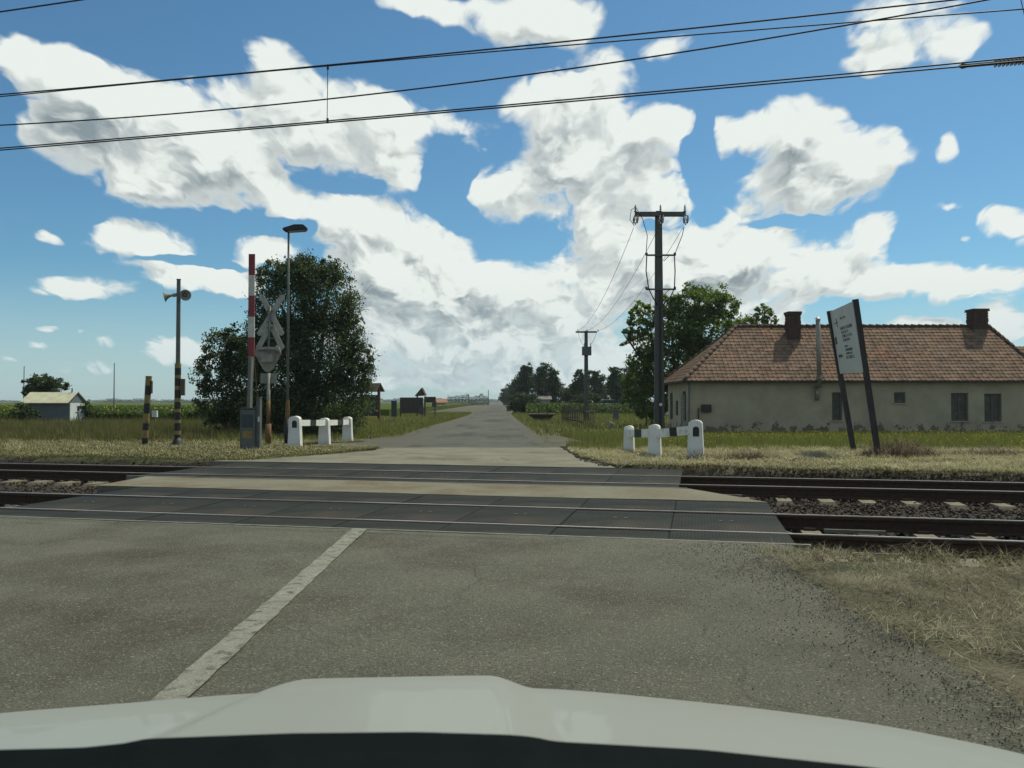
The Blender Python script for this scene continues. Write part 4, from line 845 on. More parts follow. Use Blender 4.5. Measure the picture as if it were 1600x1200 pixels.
# ------------------------------------------------------------------ notice boards on the left
def thing_base(px, py): b_ = gp(px, py); return b_, b_.y / F
b, k = thing_base(592, 657); D = b.y
W2 = lambda px, py: at(px, py, D) - b
rt = empty('notice_board', b, 'roofed wooden notice board with red brown posts', 'notice board')
for px in (592, 560):
    p = W2(px, 617); m = MB(); m.box((p.x, 0, W2(px, 604).z / 2 - .1), (.2, .2, W2(px, 604).z + .2)); m.build('post', M['wood_red'], rt)
p0, p1 = W2(556, 617), W2(590, 650); m = MB(); m.box(((p0.x + p1.x) / 2, -.05, (p0.z + p1.z) / 2), (p1.x - p0.x, .08, p0.z - p1.z)); m.build('panel', M['board_dark'], rt)
for q_ in (-1, 1):
    e0, r0 = W2(552, 612), W2(552, 600); L = W2(594, 600).x - W2(554, 600).x
    m = MB(); m.add([(W2(554, 600).x, 0, r0.z + .02), (W2(594, 600).x, 0, r0.z + .02), (W2(594, 600).x, q_ * .75, e0.z), (W2(554, 600).x, q_ * .75, e0.z), (W2(554, 600).x, 0, r0.z + .09), (W2(594, 600).x, 0, r0.z + .09), (W2(594, 600).x, q_ * .8, e0.z + .06), (W2(554, 600).x, q_ * .8, e0.z + .06)],
        [(0, 1, 2, 3), (4, 5, 6, 7), (0, 1, 5, 4), (1, 2, 6, 5), (2, 3, 7, 6), (3, 0, 4, 7)]); m.build('roof', M['wood_dark'], rt)
gx0 = W2(594, 600).x
m = MB(); m.bar((gx0 + .02, -.72, W2(0, 612).z + .02), (gx0 + .02, 0, W2(0, 600).z + .05), .05, .14); m.bar((gx0 + .02, .72, W2(0, 612).z + .02), (gx0 + .02, 0, W2(0, 600).z + .05), .05, .14); m.build('gable_trim', M['wood_grey'], rt)
rt.rotation_euler = (0, 0, R(-24))
def sign_simple(name, px, pyb, x0, x1, y0, y1, mat, label, cat='sign', posts=None, pw=.07, thick=.05, pm='pole_grey'):
    b = gp(px, pyb); D = b.y; f = lambda a, c: at(a, c, D) - b
    rt = empty(name, b, label, cat)
    for pp in (posts or [px]):
        q0 = f(pp, pyb); m = MB(); m.box((q0.x, .05, f(pp, (y0 + y1) / 2).z / 2), (pw, pw, f(pp, (y0 + y1) / 2).z)); m.build('post', M[pm], rt)
    a0, a1 = f(x0, y0), f(x1, y1); m = MB(); m.box(((a0.x + a1.x) / 2, -.02, (a0.z + a1.z) / 2), (a1.x - a0.x, thick, a0.z - a1.z)); m.build('panel', M[mat], rt, bevel=.006)
    return rt
sign_simple('information_panel', 549, 662, 541, 556, 622, 655, 'board_blue', 'grey blue upright panel at the edge of the dark tree', posts=[548], pw=.4)
sign_simple('information_panel', 615.5, 663, 611.5, 620, 626, 651, 'board_blue', 'narrow grey panel on one post between the notice boards', posts=[615.5])
sign_simple('billboard', 643, 653, 625, 661, 621, 645.5, 'board_dark', 'large dark billboard back right of the roofed notice board', 'billboard', posts=[626, 660], thick=.08, pw=.12, pm='wood_dark')
sign_simple('billboard', 672, 651, 663, 681, 620, 629, 'board_dark', 'small dark board partly behind the large billboard', 'billboard', posts=[664, 680], thick=.08, pw=.1, pm='wood_dark')
sign_simple('information_panel', 659, 658, 655, 662, 636, 647, 'board_blue', 'small grey panel in front of the large billboard edge', posts=[659])
sign_simple('information_panel', 679, 654, 675, 682, 627, 636, 'board_blue', 'small blue grey sign farthest along the roadside boards', posts=[679])
b = gp(659, 652); D = b.y; f = lambda a, c: at(a, c, D) - b
rt = empty('wooden_shelter', b, 'small pointed wooden shelter roof rising behind the billboard', 'shelter')
m = MB(); m.prism([(f(649, 620).x, f(649, 619).z), (f(660, 606).x, f(660, 606).z), (f(666, 618).x, f(666, 618).z)], -.9, .9); m.build('roof', M['wood_dark'], rt)
for px in (652, 664):
    m = MB(); m.box((f(px, 630).x, 0, f(px, 619).z / 2), (.16, .16, f(px, 619).z)); m.build('post', M['wood_dark'], rt)

# far house left of the road, far pylons
def house_small(name, px0, px1, pyr, pye, D, wm, rm, label, depth=6):
    b = Vector((at((px0 + px1) / 2, 628, D).x, D, -.4)); f = lambda a, c: at(a, c, D) - b
    rt = empty(name, b, label, 'house'); x0, x1 = f(px0, 0).x, f(px1, 0).x; ze, zr = f(0, pye).z, f(0, pyr).z
    m = MB(); m.box(((x0 + x1) / 2, depth / 2, ze / 2), (x1 - x0 - .6, depth - .6, ze)); m.build('wall', wm, rt)
    m = MB(); m.prism([(-.3, ze), (depth + .3, ze), (depth / 2, zr)], x0, x1, 'x'); m.build('roof', rm, rt)
    for t_ in (.3, .65):
        m = MB(); m.box((x0 + (x1 - x0) * t_, .27, ze * .55), (1.0, .08, ze * .35)); m.build('window', M['car_glass'], rt)
    return rt
house_small('farm_house', 681, 699, 623, 629, 260, M['house_far'], M['roof_red_far'], 'far farmhouse with a pale red roof left of the road')
house_small('garden_house', 838, 862, 618, 624, 150, M['house_far'], M['roof_far'], 'small grey roofed house behind the corn near the poplars')
house_small('garden_house', 950, 972, 618, 624, 145, M['house_far'], M['roof_far'], 'grey roofed house half hidden behind dark trees')
for px, pyt, D, lb in ((763, 609, 420, 'thin far pole standing at the road end'), (732, 616, 420, 'thin far pole among bushes left of the road end')):
    b = Vector((at(px, 628, D).x, D, -.4)); m = MB(); m.tube([(0, 0, 0), (0, 0, at(px, pyt, D).z - b.z)], [.22, .16], 6); o = m.build('utility_pole', M['concrete_pole'], None, b); props(o, lb, 'pole')
for px, pyt, D, lb in ((37, 572, 66, 'thin bare mast left of the hut'), (178, 567, 64, 'thin bare mast standing in the field right of the hut')):
    b = Vector((at(px, 628, D).x, D, -.4)); m = MB(); m.tube([(0, 0, 0), (0, 0, at(px, pyt, D).z - b.z)], [.06, .03], 6); o = m.build('thin_mast', M['pole_grey'], None, b); props(o, lb, 'mast')

# ------------------------------------------------------------------ hut
D = 60; bx = at(108, 628, D).x; b = Vector((bx, D, -.4)); rt = empty('relay_hut', b, 'small grey hut with pale corrugated gable roof and white door side', 'hut')
f = lambda px, py, dd=0: at(px, py, D + dd) - b
wl = f(50, 0).x; ze = f(0, 617).z; dp = 2.1; zr = f(0, 613, 1.2).z
ze = f(0, 629).z
m = MB(); m.box((wl / 2, dp / 2, ze / 2 + .05), (-wl, dp, ze + .1)); m.build('wall', M['hut_wall'], rt)
m = MB(); m.box((.03, dp / 2, ze / 2), (.05, dp - .1, ze - .05)); m.build('door_panel', M['hut_white'], rt)
m = MB(); m.prism([(.1, ze), (dp - .1, ze), (dp / 2, zr - .12)], -.02, .02, 'x'); m.build('gable', M['hut_wall'], rt)
for q_, nm in ((0, 'roof_sheet'), (1, 'roof_sheet')):
    x0, x1 = f(42, 0).x, .12; nn = 40; vs = []; y0, y1 = (-.3, dp / 2) if q_ == 0 else (dp + .3, dp / 2)
    for i in range(nn * 2 + 1):
        xx = x0 + (x1 - x0) * i / (nn * 2); o_ = .03 * math.cos(math.pi * i)
        vs += [(xx, y0, ze - .02 + o_), (xx, y1, zr + o_), (xx, y0, ze - .05 + o_), (xx, y1, zr - .03 + o_)]
    fs = []
    for i in range(nn * 2): a_ = i * 4; fs += [(a_, a_ + 4, a_ + 5, a_ + 1), (a_ + 2, a_ + 3, a_ + 7, a_ + 6), (a_, a_ + 2, a_ + 6, a_ + 4), (a_ + 1, a_ + 5, a_ + 7, a_ + 3)]
    MB().add(vs, fs).build(nm, M['hut_roof'], rt)
m = MB(); m.tube([(-.35, dp / 2, zr - .05), (-.35, dp / 2, zr + .3)], .05, 8); m.build('vent_pipe', M['grey_paint'], rt)
m = MB(); m.box((.07, dp / 2 + .1, ze * .75), (.03, .25, .35)); m.box((.07, dp / 2, ze * .58), (.03, .5, .04)); m.bar((.07, dp / 2 + .05, ze * .55), (.07, dp / 2 - .25, .15), .03, .04); m.bar((.07, dp / 2 + .05, ze * .55), (.07, dp / 2 + .3, .15), .03, .04); m.build('door_fitting', M['black_paint'], rt)

# ------------------------------------------------------------------ old house
HD = 43.0; HZ = -.4; xw0 = at(1078, 628, HD).x; xw1 = at(1628, 628, HD).x; WD = 6.0
b = Vector((xw0, HD, HZ)); rt = empty('old_house', b, 'long single storey plastered house with hipped red tile roof', 'house')
L = xw1 - xw0; HE = at(1078, 597, HD).z - HZ; HR = at(1200, 511, HD + WD / 2).z - HZ
Hx = lambda px: at(px, 628, HD).x - xw0
Hz = lambda py: at(1300, py, HD).z - HZ
# openings in the front wall: x0,x1,z0,z1
ops = [(Hx(1300), Hx(1316), Hz(657), Hz(613)), (Hx(1397), Hx(1415), Hz(630), Hz(613)), (Hx(1486), Hx(1513), Hz(658), Hz(614)), (Hx(1538), Hx(1565), Hz(659), Hz(615))]
def wall_with_holes(x0, x1, z0, z1, holes, y0, y1):
    m = MB(); xs = sorted({x0, x1, *[h[0] for h in holes], *[h[1] for h in holes]}); 
    for i in range(len(xs) - 1):
        xa, xb = xs[i], xs[i + 1]; hs = [h for h in holes if h[0] <= xa + 1e-6 and h[1] >= xb - 1e-6]
        if not hs: m.box(((xa + xb) / 2, (y0 + y1) / 2, (z0 + z1) / 2), (xb - xa, y1 - y0, z1 - z0))
        else:
            h = hs[0]; m.box(((xa + xb) / 2, (y0 + y1) / 2, (z0 + h[2]) / 2), (xb - xa, y1 - y0, h[2] - z0)); m.box(((xa + xb) / 2, (y0 + y1) / 2, (h[3] + z1) / 2), (xb - xa, y1 - y0, z1 - h[3]))
    return m
wall_with_holes(0, L, .18, HE, ops, 0, .35).build('front_wall', M['wall'], rt)
m = MB(); m.box((.175, WD / 2 + .17, (HE + .18) / 2), (.35, WD - .35, HE - .18)); m.build('end_wall', M['wall'], rt)
m = MB(); m.box((L - .175, WD / 2 + .17, (HE + .18) / 2), (.35, WD - .35, HE - .18)); m.build('end_wall', M['wall'], rt)
m = MB(); m.box((L / 2, WD - .17, (HE + .18) / 2), (L - .72, .34, HE - .18)); m.build('back_wall', M['wall'], rt)
m = MB(); m.box((L / 2, WD / 2, .06), (L + .08, WD + .08, .26)); m.build('plinth', M['plinth'], rt)
for i, (x0, x1, z0, z1) in enumerate(ops):
    w, h = x1 - x0, z1 - z0
    o = MB()
    for (cx_, cz_, sx_, sz_) in ((x0 + .04, (z0 + z1) / 2, .08, h), (x1 - .04, (z0 + z1) / 2, .08, h), ((x0 + x1) / 2, z0 + .04, w - .16, .08), ((x0 + x1) / 2, z1 - .04, w - .16, .08)): o.box((cx_, .14, cz_), (sx_, .08, sz_))
    if w > .7: o.box(((x0 + x1) / 2, .14, (z0 + z1) / 2), (.06, .07, h - .16))
    wo_ = o.build('window', M['frame'], rt)
    nl = 2 if w > .7 else 1
    for q_ in range(nl):
        xa = x0 + .08 + (w - .16) * q_ / nl + (.03 if q_ else 0); xb = x0 + .08 + (w - .16) * (q_ + 1) / nl - (.03 if nl > 1 and not q_ else 0)
        MB().box(((xa + xb) / 2, .17, (z0 + z1) / 2), (xb - xa, .03, h - .16)).build('boarded_pane', M['window_dark'], wo_)
    MB().box(((x0 + x1) / 2, -.03, z0 - .03), (w + .16, .1, .05)).build('sill', M['wall'], rt)
# left end wall windows with shutters
for (yy_, w_, z0, z1) in ((WD * .82, .55, .75, 2.25), (WD * .55, .35, 1.0, 1.8), (WD * .22, .6, .75, 2.3)):
    MB().box((-.02, yy_, (z0 + z1) / 2), (.05, w_, z1 - z0)).build('window', M['board_dark'], rt)
for q_, zq in ((0, 0), ):
    m = MB()
    for zz_ in (.75, 1.1, 1.45, 1.8): m.bar((-.25, .25, zz_), (-.25, .95, zz_), .04, .04)
    m.bar((-.25, .25, .4), (-.25, .25, 2.1), .05, .05); m.bar((-.25, .95, .4), (-.25, .95, 2.1), .05, .05); m.build('window_grille', M['light_grey'], rt)
m = MB(); m.tube([(-.06, -.06, .1), (-.06, -.06, HE - .1), (-.2, -.3, HE + .02)], .05, 8); m.build('downpipe', M['grey_paint'], rt)
OV = .38
m = MB(); m.box((L / 2, -OV + .02, HE + .02), (L + 2 * OV, .12, .1)); m.build('gutter', M['plinth'], rt)
m = MB(); m.box((-OV + .02, WD / 2, HE + .02), (.12, WD + 2 * OV - .2, .1)); m.build('gutter', M['plinth'], rt)
m = MB(); m.box((L / 2, -OV / 2 + .05, HE + .03), (L + OV, OV, .03)); m.build('soffit', M['wood_dark'], rt)
m = MB(); m.box((Hx(1103), -.08, Hz(638)), (.5, .16, .4)); m.build('meter_box', M['plinth'], rt, bevel=.01)
m = MB(); m.box((Hx(1091), -.05, Hz(650)), (.05, .06, .8)); m.build('pipe', M['plinth'], rt)
# roof planes (underlay) and tiles
hr = (WD / 2 + OV)          # horizontal run
ridge_x0, ridge_x1 = Hx(1150) * (HD + WD / 2) / HD + (HD and 0), 0
ridge_x0 = at(1150, 511, HD + WD / 2).x - xw0; ridge_x1 = at(1545, 511, HD + WD / 2).x - xw0
E = [(-OV, -OV), (L + OV, -OV), (L + OV, WD + OV), (-OV, WD + OV)]; ez = HE + .05; rz_ = HR
v8 = [(x, y, ez) for x, y in E] + [(ridge_x0, WD / 2, rz_), (ridge_x1, WD / 2, rz_)]
m = MB(); m.add(v8, [(0, 1, 5, 4), (1, 2, 5), (2, 3, 4, 5), (3, 0, 4), (3, 2, 1, 0)]); m.build('roof', M['wood_dark'], rt)
def tiles(p0, p1, r0, r1, nrow, tw, name='roof_tiles'):
    """tiles on plane: eave p0->p1, ridge r0->r1 (trapezoid or triangle)"""
    p0, p1, r0, r1 = map(Vector, (p0, p1, r0, r1)); ex = (p1 - p0).normalized(); mid_e = (p0 + p1) / 2
    up = (r0 - p0) - ex * ((r0 - p0).dot(ex)); H = up.length; up.normalize(); nr = ex.cross(up).normalized()
    if nr.z < 0: nr = -nr
    rh = H / nrow; PP = []; vv = []
    for i in range(nrow):
        f0 = i / nrow; a = p0.lerp(r0, f0); b_ = p1.lerp(r1, f0); a2 = p0.lerp(r0, (i + 1) / nrow); b2_ = p1.lerp(r1, (i + 1) / nrow)
        wl_ = (b_ - a).length; n_ = int(wl_ / tw) + 1; xs0 = (a - p0).dot(ex); lo = (max(xs0, (a2 - p0).dot(ex) - tw * .9) - p0.dot(ex) * 0); hi = min((b_ - p0).dot(ex), (b2_ - p0).dot(ex) + tw * .9)
        k0 = math.ceil(lo / tw); k1 = math.floor(hi / tw)
        for k_ in range(k0, k1):
            o = p0 + ex * (k_ * tw + .004 * rnd.uniform(-1, 1) + 0) + up * (i * rh + rnd.uniform(-.012, .012))
            PP.append((o, rnd.uniform(-.003, .008)))
    # tile: pan + roll, length rh+overlap, thick lower lip
    Lp = rh * 1.12; T = [(0, 0, .012), (tw * .42, 0, .006), (tw * .6, 0, .010), (tw * .78, 0, .032), (tw * .98, 0, .018)]
    n_ = len(T); V = []; Fs = []
    for (o, dz) in PP:
        k0 = len(V); 
        for (x, y, z) in T: V.append(o + ex * x + nr * (z + .03 + dz))
        for (x, y, z) in T: V.append(o + ex * x + up * Lp + nr * (z + .004 + dz))
        for (x, y, z) in T: V.append(o + ex * x + nr * (.0 + dz))
        for j in range(n_ - 1): Fs.append((k0 + j, k0 + j + 1, k0 + n_ + j + 1, k0 + n_ + j)); Fs.append((k0 + 2 * n_ + j, k0 + 2 * n_ + j + 1, k0 + j + 1, k0 + j))
    V = np.array([tuple(v_) for v_ in V]); ti = np.repeat(np.clip(rng.normal(.5, .28, len(PP)), 0, 1), 3 * n_)
    o = np_mesh(name, V, np.array(Fs), M['tile'], rt, ti); o['kind'] = 'stuff'; return o
tiles(v8[0], v8[1], v8[4], v8[5], 17, .235)
tiles(v8[3], v8[0], v8[4], v8[4], 17, .235)
tiles(v8[1], v8[2], v8[5], v8[5], 17, .235)
def caps(pa, pb, n_):
    pa, pb = Vector(pa), Vector(pb); d = (pb - pa) / n_; m = MB()
    for i in range(n_):
        a = pa + d * i; c = a + d * 1.08
        m.tube([a + Vector((0, 0, .03)), c + Vector((0, 0, .06))], [.085, .115], 8)
    o = m.build('ridge_caps', M['tile_ridge'], rt, smooth=True); o['kind'] = 'stuff'
caps(v8[5], v8[4], 36); caps(v8[0], v8[4], 14); caps(v8[1], v8[5], 14); caps(v8[3], v8[4], 14)
def chimney(px, pyt, wpx, yv_, label=None, hollow=True):
    Dd = HD + yv_; x = at(px, 600, Dd).x - xw0; zt = at(px, pyt, Dd).z - HZ; w = wpx * Dd / F
    zs = HE + (HR - HE) * min(1, (yv_ + OV) / hr) - .3
    ch = MB(); ch.box((x, yv_, (zs + zt) / 2), (w - .03, w - .03, zt - zs - .02)); co_ = ch.build('chimney', M['mortar'], rt)
    bh = .075; r = 0; z = zs + .2; V = MB()
    while z < zt - .02:
        ww = w + (.1 if z > zt - .16 else 0) + (.05 if abs(z - (zt - .62)) < .04 else 0); nb = 3
        for side in range(4):
            for j in range(nb):
                off = ((r + side) % 2) * .5; c0 = -.5 + (j + off * .5) / nb; c1 = c0 + 1 / nb - .03
                c0, c1 = max(-.5, c0), min(.5, c1); cx_ = (c0 + c1) / 2 * ww; wd = (c1 - c0) * ww; ang = side * math.pi / 2
                dx, dy = cx_ * math.cos(ang) - (-ww / 2) * math.sin(ang), cx_ * math.sin(ang) + (-ww / 2) * math.cos(ang)
                V.box((x + dx, yv_ + dy, z + bh / 2), (wd, .05, bh - .014), Matrix.Rotation(ang, 3, 'Z'))
        r += 1; z += bh
    V.box((x, yv_, zt - .01), (w + .12, w + .12, .05))
    o = V.build('bricks', M['chimney'], co_); o['kind'] = 'stuff'
chimney(1239.5, 488, 18, WD * .38); chimney(1528, 484, 22, WD * .5 - .05)
Dd = HD - .12; fx_ = at(1276, 600, Dd).x - xw0; ft = lambda py: at(1276, py, Dd).z - HZ
m = MB(); m.tube([(fx_, -.5, HE - .3), (fx_ - .02, -.5, ft(540)), (fx_ - .05, -.5, ft(500))], .115, 12); m.tube([(fx_, -.16, ft(626)), (fx_, -.16, HE - .22)], .09, 12); m.tube([(fx_, -.1, HE - .3), (fx_, -.55, HE - .16)], .09, 12); m.build('flue_pipe', M['flue'], rt, smooth=True)
m = MB(); m.tube([(fx_ - .05, -.48, ft(499)), (fx_ - .05, -.48, ft(496))], [.16, .03], 12); m.tube([(fx_, -.5, ft(592)), (fx_, -.5, ft(590))], .17, 12); m.build('flue_cap', M['flue'], rt)
# neighbour wing behind at the right
b = Vector((at(1590, 628, 47).x, 47.2, -.4)); rt2 = empty('outbuilding', b, 'lower tiled outbuilding behind the right end of the long house', 'outbuilding')
zr = at(1590, 543, 50).z + .4
m = MB(); m.box((4.4, 2.6, 1.25), (7, 5, 2.5)); m.build('wall', M['wall'], rt2)
m = MB(); m.add([(0, -.3, 2.45), (8.4, -.3, 2.45), (8.4, 5.6, 2.45), (0, 5.6, 2.45), (0, 2.7, zr), (8.4, 2.7, zr)], [(0, 1, 5, 4), (2, 3, 4, 5), (0, 4, 3), (1, 2, 5), (0, 3, 2, 1)]); m.build('roof', M['wood_dark'], rt2)
rt_keep = rt; rt = rt2; tiles((0, -.3, 2.48), (8.4, -.3, 2.48), (0, 2.7, zr + .03), (8.4, 2.7, zr + .03), 13, .25); rt = rt_keep
m = MB(); m.bar((-.04, -.4, 2.45), (-.04, 2.7, zr + .1), .04, .2); m.build('verge_flashing', M['hut_white'], rt2)

# ------------------------------------------------------------------ leaning sign
DL, DR = 22.0, 19.4
pLb = at(1336, 717, DL); pLt = at(1296, 487, DL); pRb = at(1374, 724, DR); pRt = at(1336.5, 469, DR); base = (pLb + pRb) / 2
rt = empty('leaning_sign', base, 'tall white sign leaning on two dark posts in front of the house', 'sign')
for a_, c_ in ((pLb, pLt), (pRb, pRt)):
    m = MB(); d = (c_ - a_).normalized(); m.bar(a_ - base - d * .15, c_ - base + d * .02, .1, .115); m.build('post', M['board_dark'], rt)
tl_, tr_, bl_ = at(1298, 487, DL), at(1333, 471, DR), at(1313.5, 584, DL); br_ = tr_ + (bl_ - tl_)
nrm = (tr_ - tl_).cross(bl_ - tl_).normalized()
if nrm.x > 0: nrm = -nrm
def quad_slab(a0, a1, b0_, b1, off, th, mat, nm, parent):
    """sub-rectangle (a0..a1 across, b0..b1 down) of the panel"""
    f_ = lambda u_, v_: tl_.lerp(tr_, u_).lerp(bl_.lerp(br_, u_), v_) - base
    c4 = [f_(a0, b0_), f_(a1, b0_), f_(a1, b1), f_(a0, b1)]
    m = MB(); m.add([p + nrm * off for p in c4] + [p + nrm * (off - th) for p in c4], [(0, 1, 2, 3), (7, 6, 5, 4), (0, 4, 5, 1), (1, 5, 6, 2), (2, 6, 7, 3), (3, 7, 4, 0)])
    return m.build(nm, mat, parent)
pan = quad_slab(.0, 1.0, 0, 1, .03, .04, M['sign_face'], 'sign_panel', rt)
lines = [(.42, .62, .155, .175), (.36, .86, .30, .33), (.38, .66, .365, .39), (.40, .78, .425, .45), (.42, .70, .485, .51), (.44, .56, .585, .60), (.44, .76, .635, .66), (.46, .7, .695, .71), (.44, .76, .745, .775)]
for (a0, a1, c0, c1) in [(l[0], l[1], l[2] - .008, l[3] + .008) for l in lines]:     # lines of small print, illegible in the photograph
    m = MB(); x_ = a0
    f_ = lambda u_, v_: tl_.lerp(tr_, u_).lerp(bl_.lerp(br_, u_), v_) - base
    while x_ < a1:
        w_ = rnd.uniform(.018, .04); kind_ = rnd.random()
        for (ua, ub, va, vb) in ([(0, .35, 0, 1), (.65, 1, 0, 1), (.35, .65, .4, .6)] if kind_ < .4 else [(0, .35, 0, 1), (.35, 1, 0, .2), (.35, 1, .8, 1)] if kind_ < .7 else [(.3, .7, 0, 1)]):
            c4 = [f_(x_ + w_ * ua, c0 + (c1 - c0) * va), f_(x_ + w_ * ub, c0 + (c1 - c0) * va), f_(x_ + w_ * ub, c0 + (c1 - c0) * vb), f_(x_ + w_ * ua, c0 + (c1 - c0) * vb)]
            m.add([p + nrm * .034 for p in c4] + [p + nrm * .028 for p in c4], [(0, 1, 2, 3), (0, 4, 5, 1), (1, 5, 6, 2), (2, 6, 7, 3), (3, 7, 4, 0)])
        x_ += w_ + .012
    m.build('text_line', M['sign_ink'], pan)['kind'] = 'stuff'
for (a0, a1, c0, c1) in ((.14, .3, .2, .215), (.24, .27, .14, .27), (.05, .14, .42, .53), (.1, .28, .70, .745)): quad_slab(a0, a1, c0, c1, .034, .006, M['sign_ink'], 'emblem', pan)

# ------------------------------------------------------------------ power poles
D = 36; b = Vector((at(1030, 628, D).x, D, gz(D))); f = lambda px, py: at(px, py, D) - b
rt = empty('power_pole', b, 'tall concrete power pole with crossarm and hanging insulators before the house', 'utility pole')
m = MB(); zt = f(1030, 330).z
for o_ in (0,): m.box((0, 0, zt / 2 - .1), (.42, .36, zt + .2), top=.66)
m.build('pole', M['concrete_pole'], rt, bevel=.03)
m = MB(); m.box((.02, -.2, zt * .33), (.1, .06, zt * .66)); m.build('cable_duct', M['black_paint'], rt)
ca = lambda px: f(px, 336).x
m = MB(); m.box(((ca(991) + ca(1070)) / 2, -.16, f(0, 336).z), (ca(1070) - ca(991), .14, .2)); m.build('crossarm', M['concrete_pole'], rt, bevel=.01)
def ins_stack(p, h, n_, r_, name='insulator', top=True):
    m = MB(); m.tube([p, Vector(p) + Vector((0, 0, h))], .02, 6)
    for i in range(n_):
        z = p[2] + h * (i + .6) / (n_ + .6); rr = r_ * (1 - .12 * i); m.tube([(p[0], p[1], z - .02), (p[0], p[1], z + .02)], [rr, rr * .5], 10)
    return m.build(name, M['insulator'], rt)
for px in (992, 1031, 1069):
    ins_stack((ca(px), -.16, f(0, 333).z), .33, 3, .075)
    m = MB(); xa = ca(px) - .06
    for dx in (-.07, .07):
        m.tube([(xa + dx + .05, -.5, f(0, 341).z), (xa + dx, -.62, f(0, 348).z), (xa + dx - .03, -.75, f(0, 354).z)], [.035, .06, .035], 8)
    m.bar((xa - .02, -.5, f(0, 341).z), (xa + .14, -.5, f(0, 341).z), .03, .03); m.bar((xa - .14, -.75, f(0, 354).z), (xa + .06, -.75, f(0, 354).z), .03, .03)
    m.bar((xa + .05, -.16, f(0, 338).z), (xa + .05, -.5, f(0, 341).z), .03, .03); m.bar((xa - .04, -.75, f(0, 354).z), (xa - .05, -.85, f(0, 357).z), .05, .05)
    m.build('strain_insulator', M['insulator'], rt)
for py in (400, 453):
    m = MB(); m.bar((f(1008, py).x, -.2, f(0, py).z), (f(1054, py).x, -.2, f(0, py).z), .07, .07); m.bar((f(1036, py + 9).x, -.2, f(0, py + 9).z), (f(1044, py + 1).x, -.2, f(0, py + 1).z), .03, .03)
    for px in (1009, 1053): m.tube([(f(px, py).x, -.2, f(0, py).z), (f(px, py).x, -.2, f(0, py - 4).z)], [.06, .05], 8)
    m.build('lower_crossbar', M['concrete_pole'], rt)
def wirepath(name, pts, r, parent, mat='wire'):
    m = MB(); m.tube([Vector(p) for p in pts], r, 5); return m.build(name, M[mat], parent, smooth=True)
g3 = lambda px, py, y=-.25: (f(px, py).x, y, f(px, py).z)
wirepath('down_cable', [g3(990, 355), g3(983, 345), g3(985, 330), g3(991, 326)], .014, rt)
wirepath('down_cable', [g3(993, 327), g3(1003, 345), g3(1010, 370), g3(1008, 398)], .016, rt)
wirepath('down_cable', [g3(1009, 402), g3(1008, 425), g3(1012, 452), g3(1018, 465), g3(1026, 478)], .026, rt)
wirepath('down_cable', [g3(1052, 402), g3(1053, 425), g3(1052, 452), g3(1046, 465), g3(1034, 478)], .026, rt)
wirepath('down_cable', [g3(1067, 356), g3(1064, 370), g3(1058, 385), g3(1053, 398)], .016, rt)
m = MB(); m.tube([(.02, -.24, f(0, 632).z), (.02, -.26, f(0, 632).z)], .07, 12); m.build('number_plate', M['hut_white'], rt)
MAINP = rt; mb = b.copy()
# transformer pole
D = 72; b = Vector((at(916, 628, D).x, D, -.4)); f = lambda px, py: at(px, py, D) - b
rt = empty('transformer_pole', b, 'concrete pole with grey transformer box behind the picket enclosure', 'utility pole')
m = MB(); zt = f(916, 517).z; m.box((0, 0, zt / 2), (.42, .38, zt), top=.62); m.build('pole', M['concrete_pole'], rt)
m = MB(); m.box((0, -.15, f(0, 519).z), (33 * D / F, .12, .14)); m.build('crossarm', M['concrete_pole'], rt)
m = MB(); m.box((0, -.5, f(0, 549.5).z), (14 * D / F, .6, 12.5 * D / F)); m.box((0, -.5, f(0, 543).z), (15 * D / F, .66, .06)); m.build('transformer', M['cabinet'], rt, bevel=.02)
for px in (911, 916, 921): ins_stack((f(px, 0).x, -.5, f(0, 543).z), .35, 2, .07)
for px in (902, 916, 933): ins_stack((f(px, 0).x, -.15, f(0, 519).z), .25, 2, .07)
wirepath('down_cable', [(f(903, 519).x, -.2, f(0, 520).z), (f(906, 530).x, -.3, f(0, 532).z), (f(911, 541).x, -.5, f(0, 541).z)], .014, rt)
wirepath('down_cable', [(f(932, 519).x, -.2, f(0, 520).z), (f(927, 530).x, -.3, f(0, 532).z), (f(921, 541).x, -.5, f(0, 541).z)], .014, rt)
tb = b.copy(); tf = f
# conductors between poles
def sag(a, b_, s, n_=24): 
    a, b_ = Vector(a), Vector(b_); return [a.lerp(b_, i / n_) - Vector((0, 0, s * 4 * (i / n_) * (1 - i / n_))) for i in range(n_ + 1)]
for i, (p1, p2) in enumerate(((990, 902), (1029, 916), (1067, 933))):
    a_ = at(p1, 356, 36 - .85); c_ = at(p2, 517, 72)
    m = MB(); m.tube(sag(a_, c_, .9), .011, 4); o = m.build('power_line', M['wire'])
    props(o, ['sagging power line from the left insulator to the transformer pole', 'sagging power line from the middle insulator to the transformer pole', 'sagging power line from the right insulator to the transformer pole'][i], 'wire', 'lines between the two power poles')

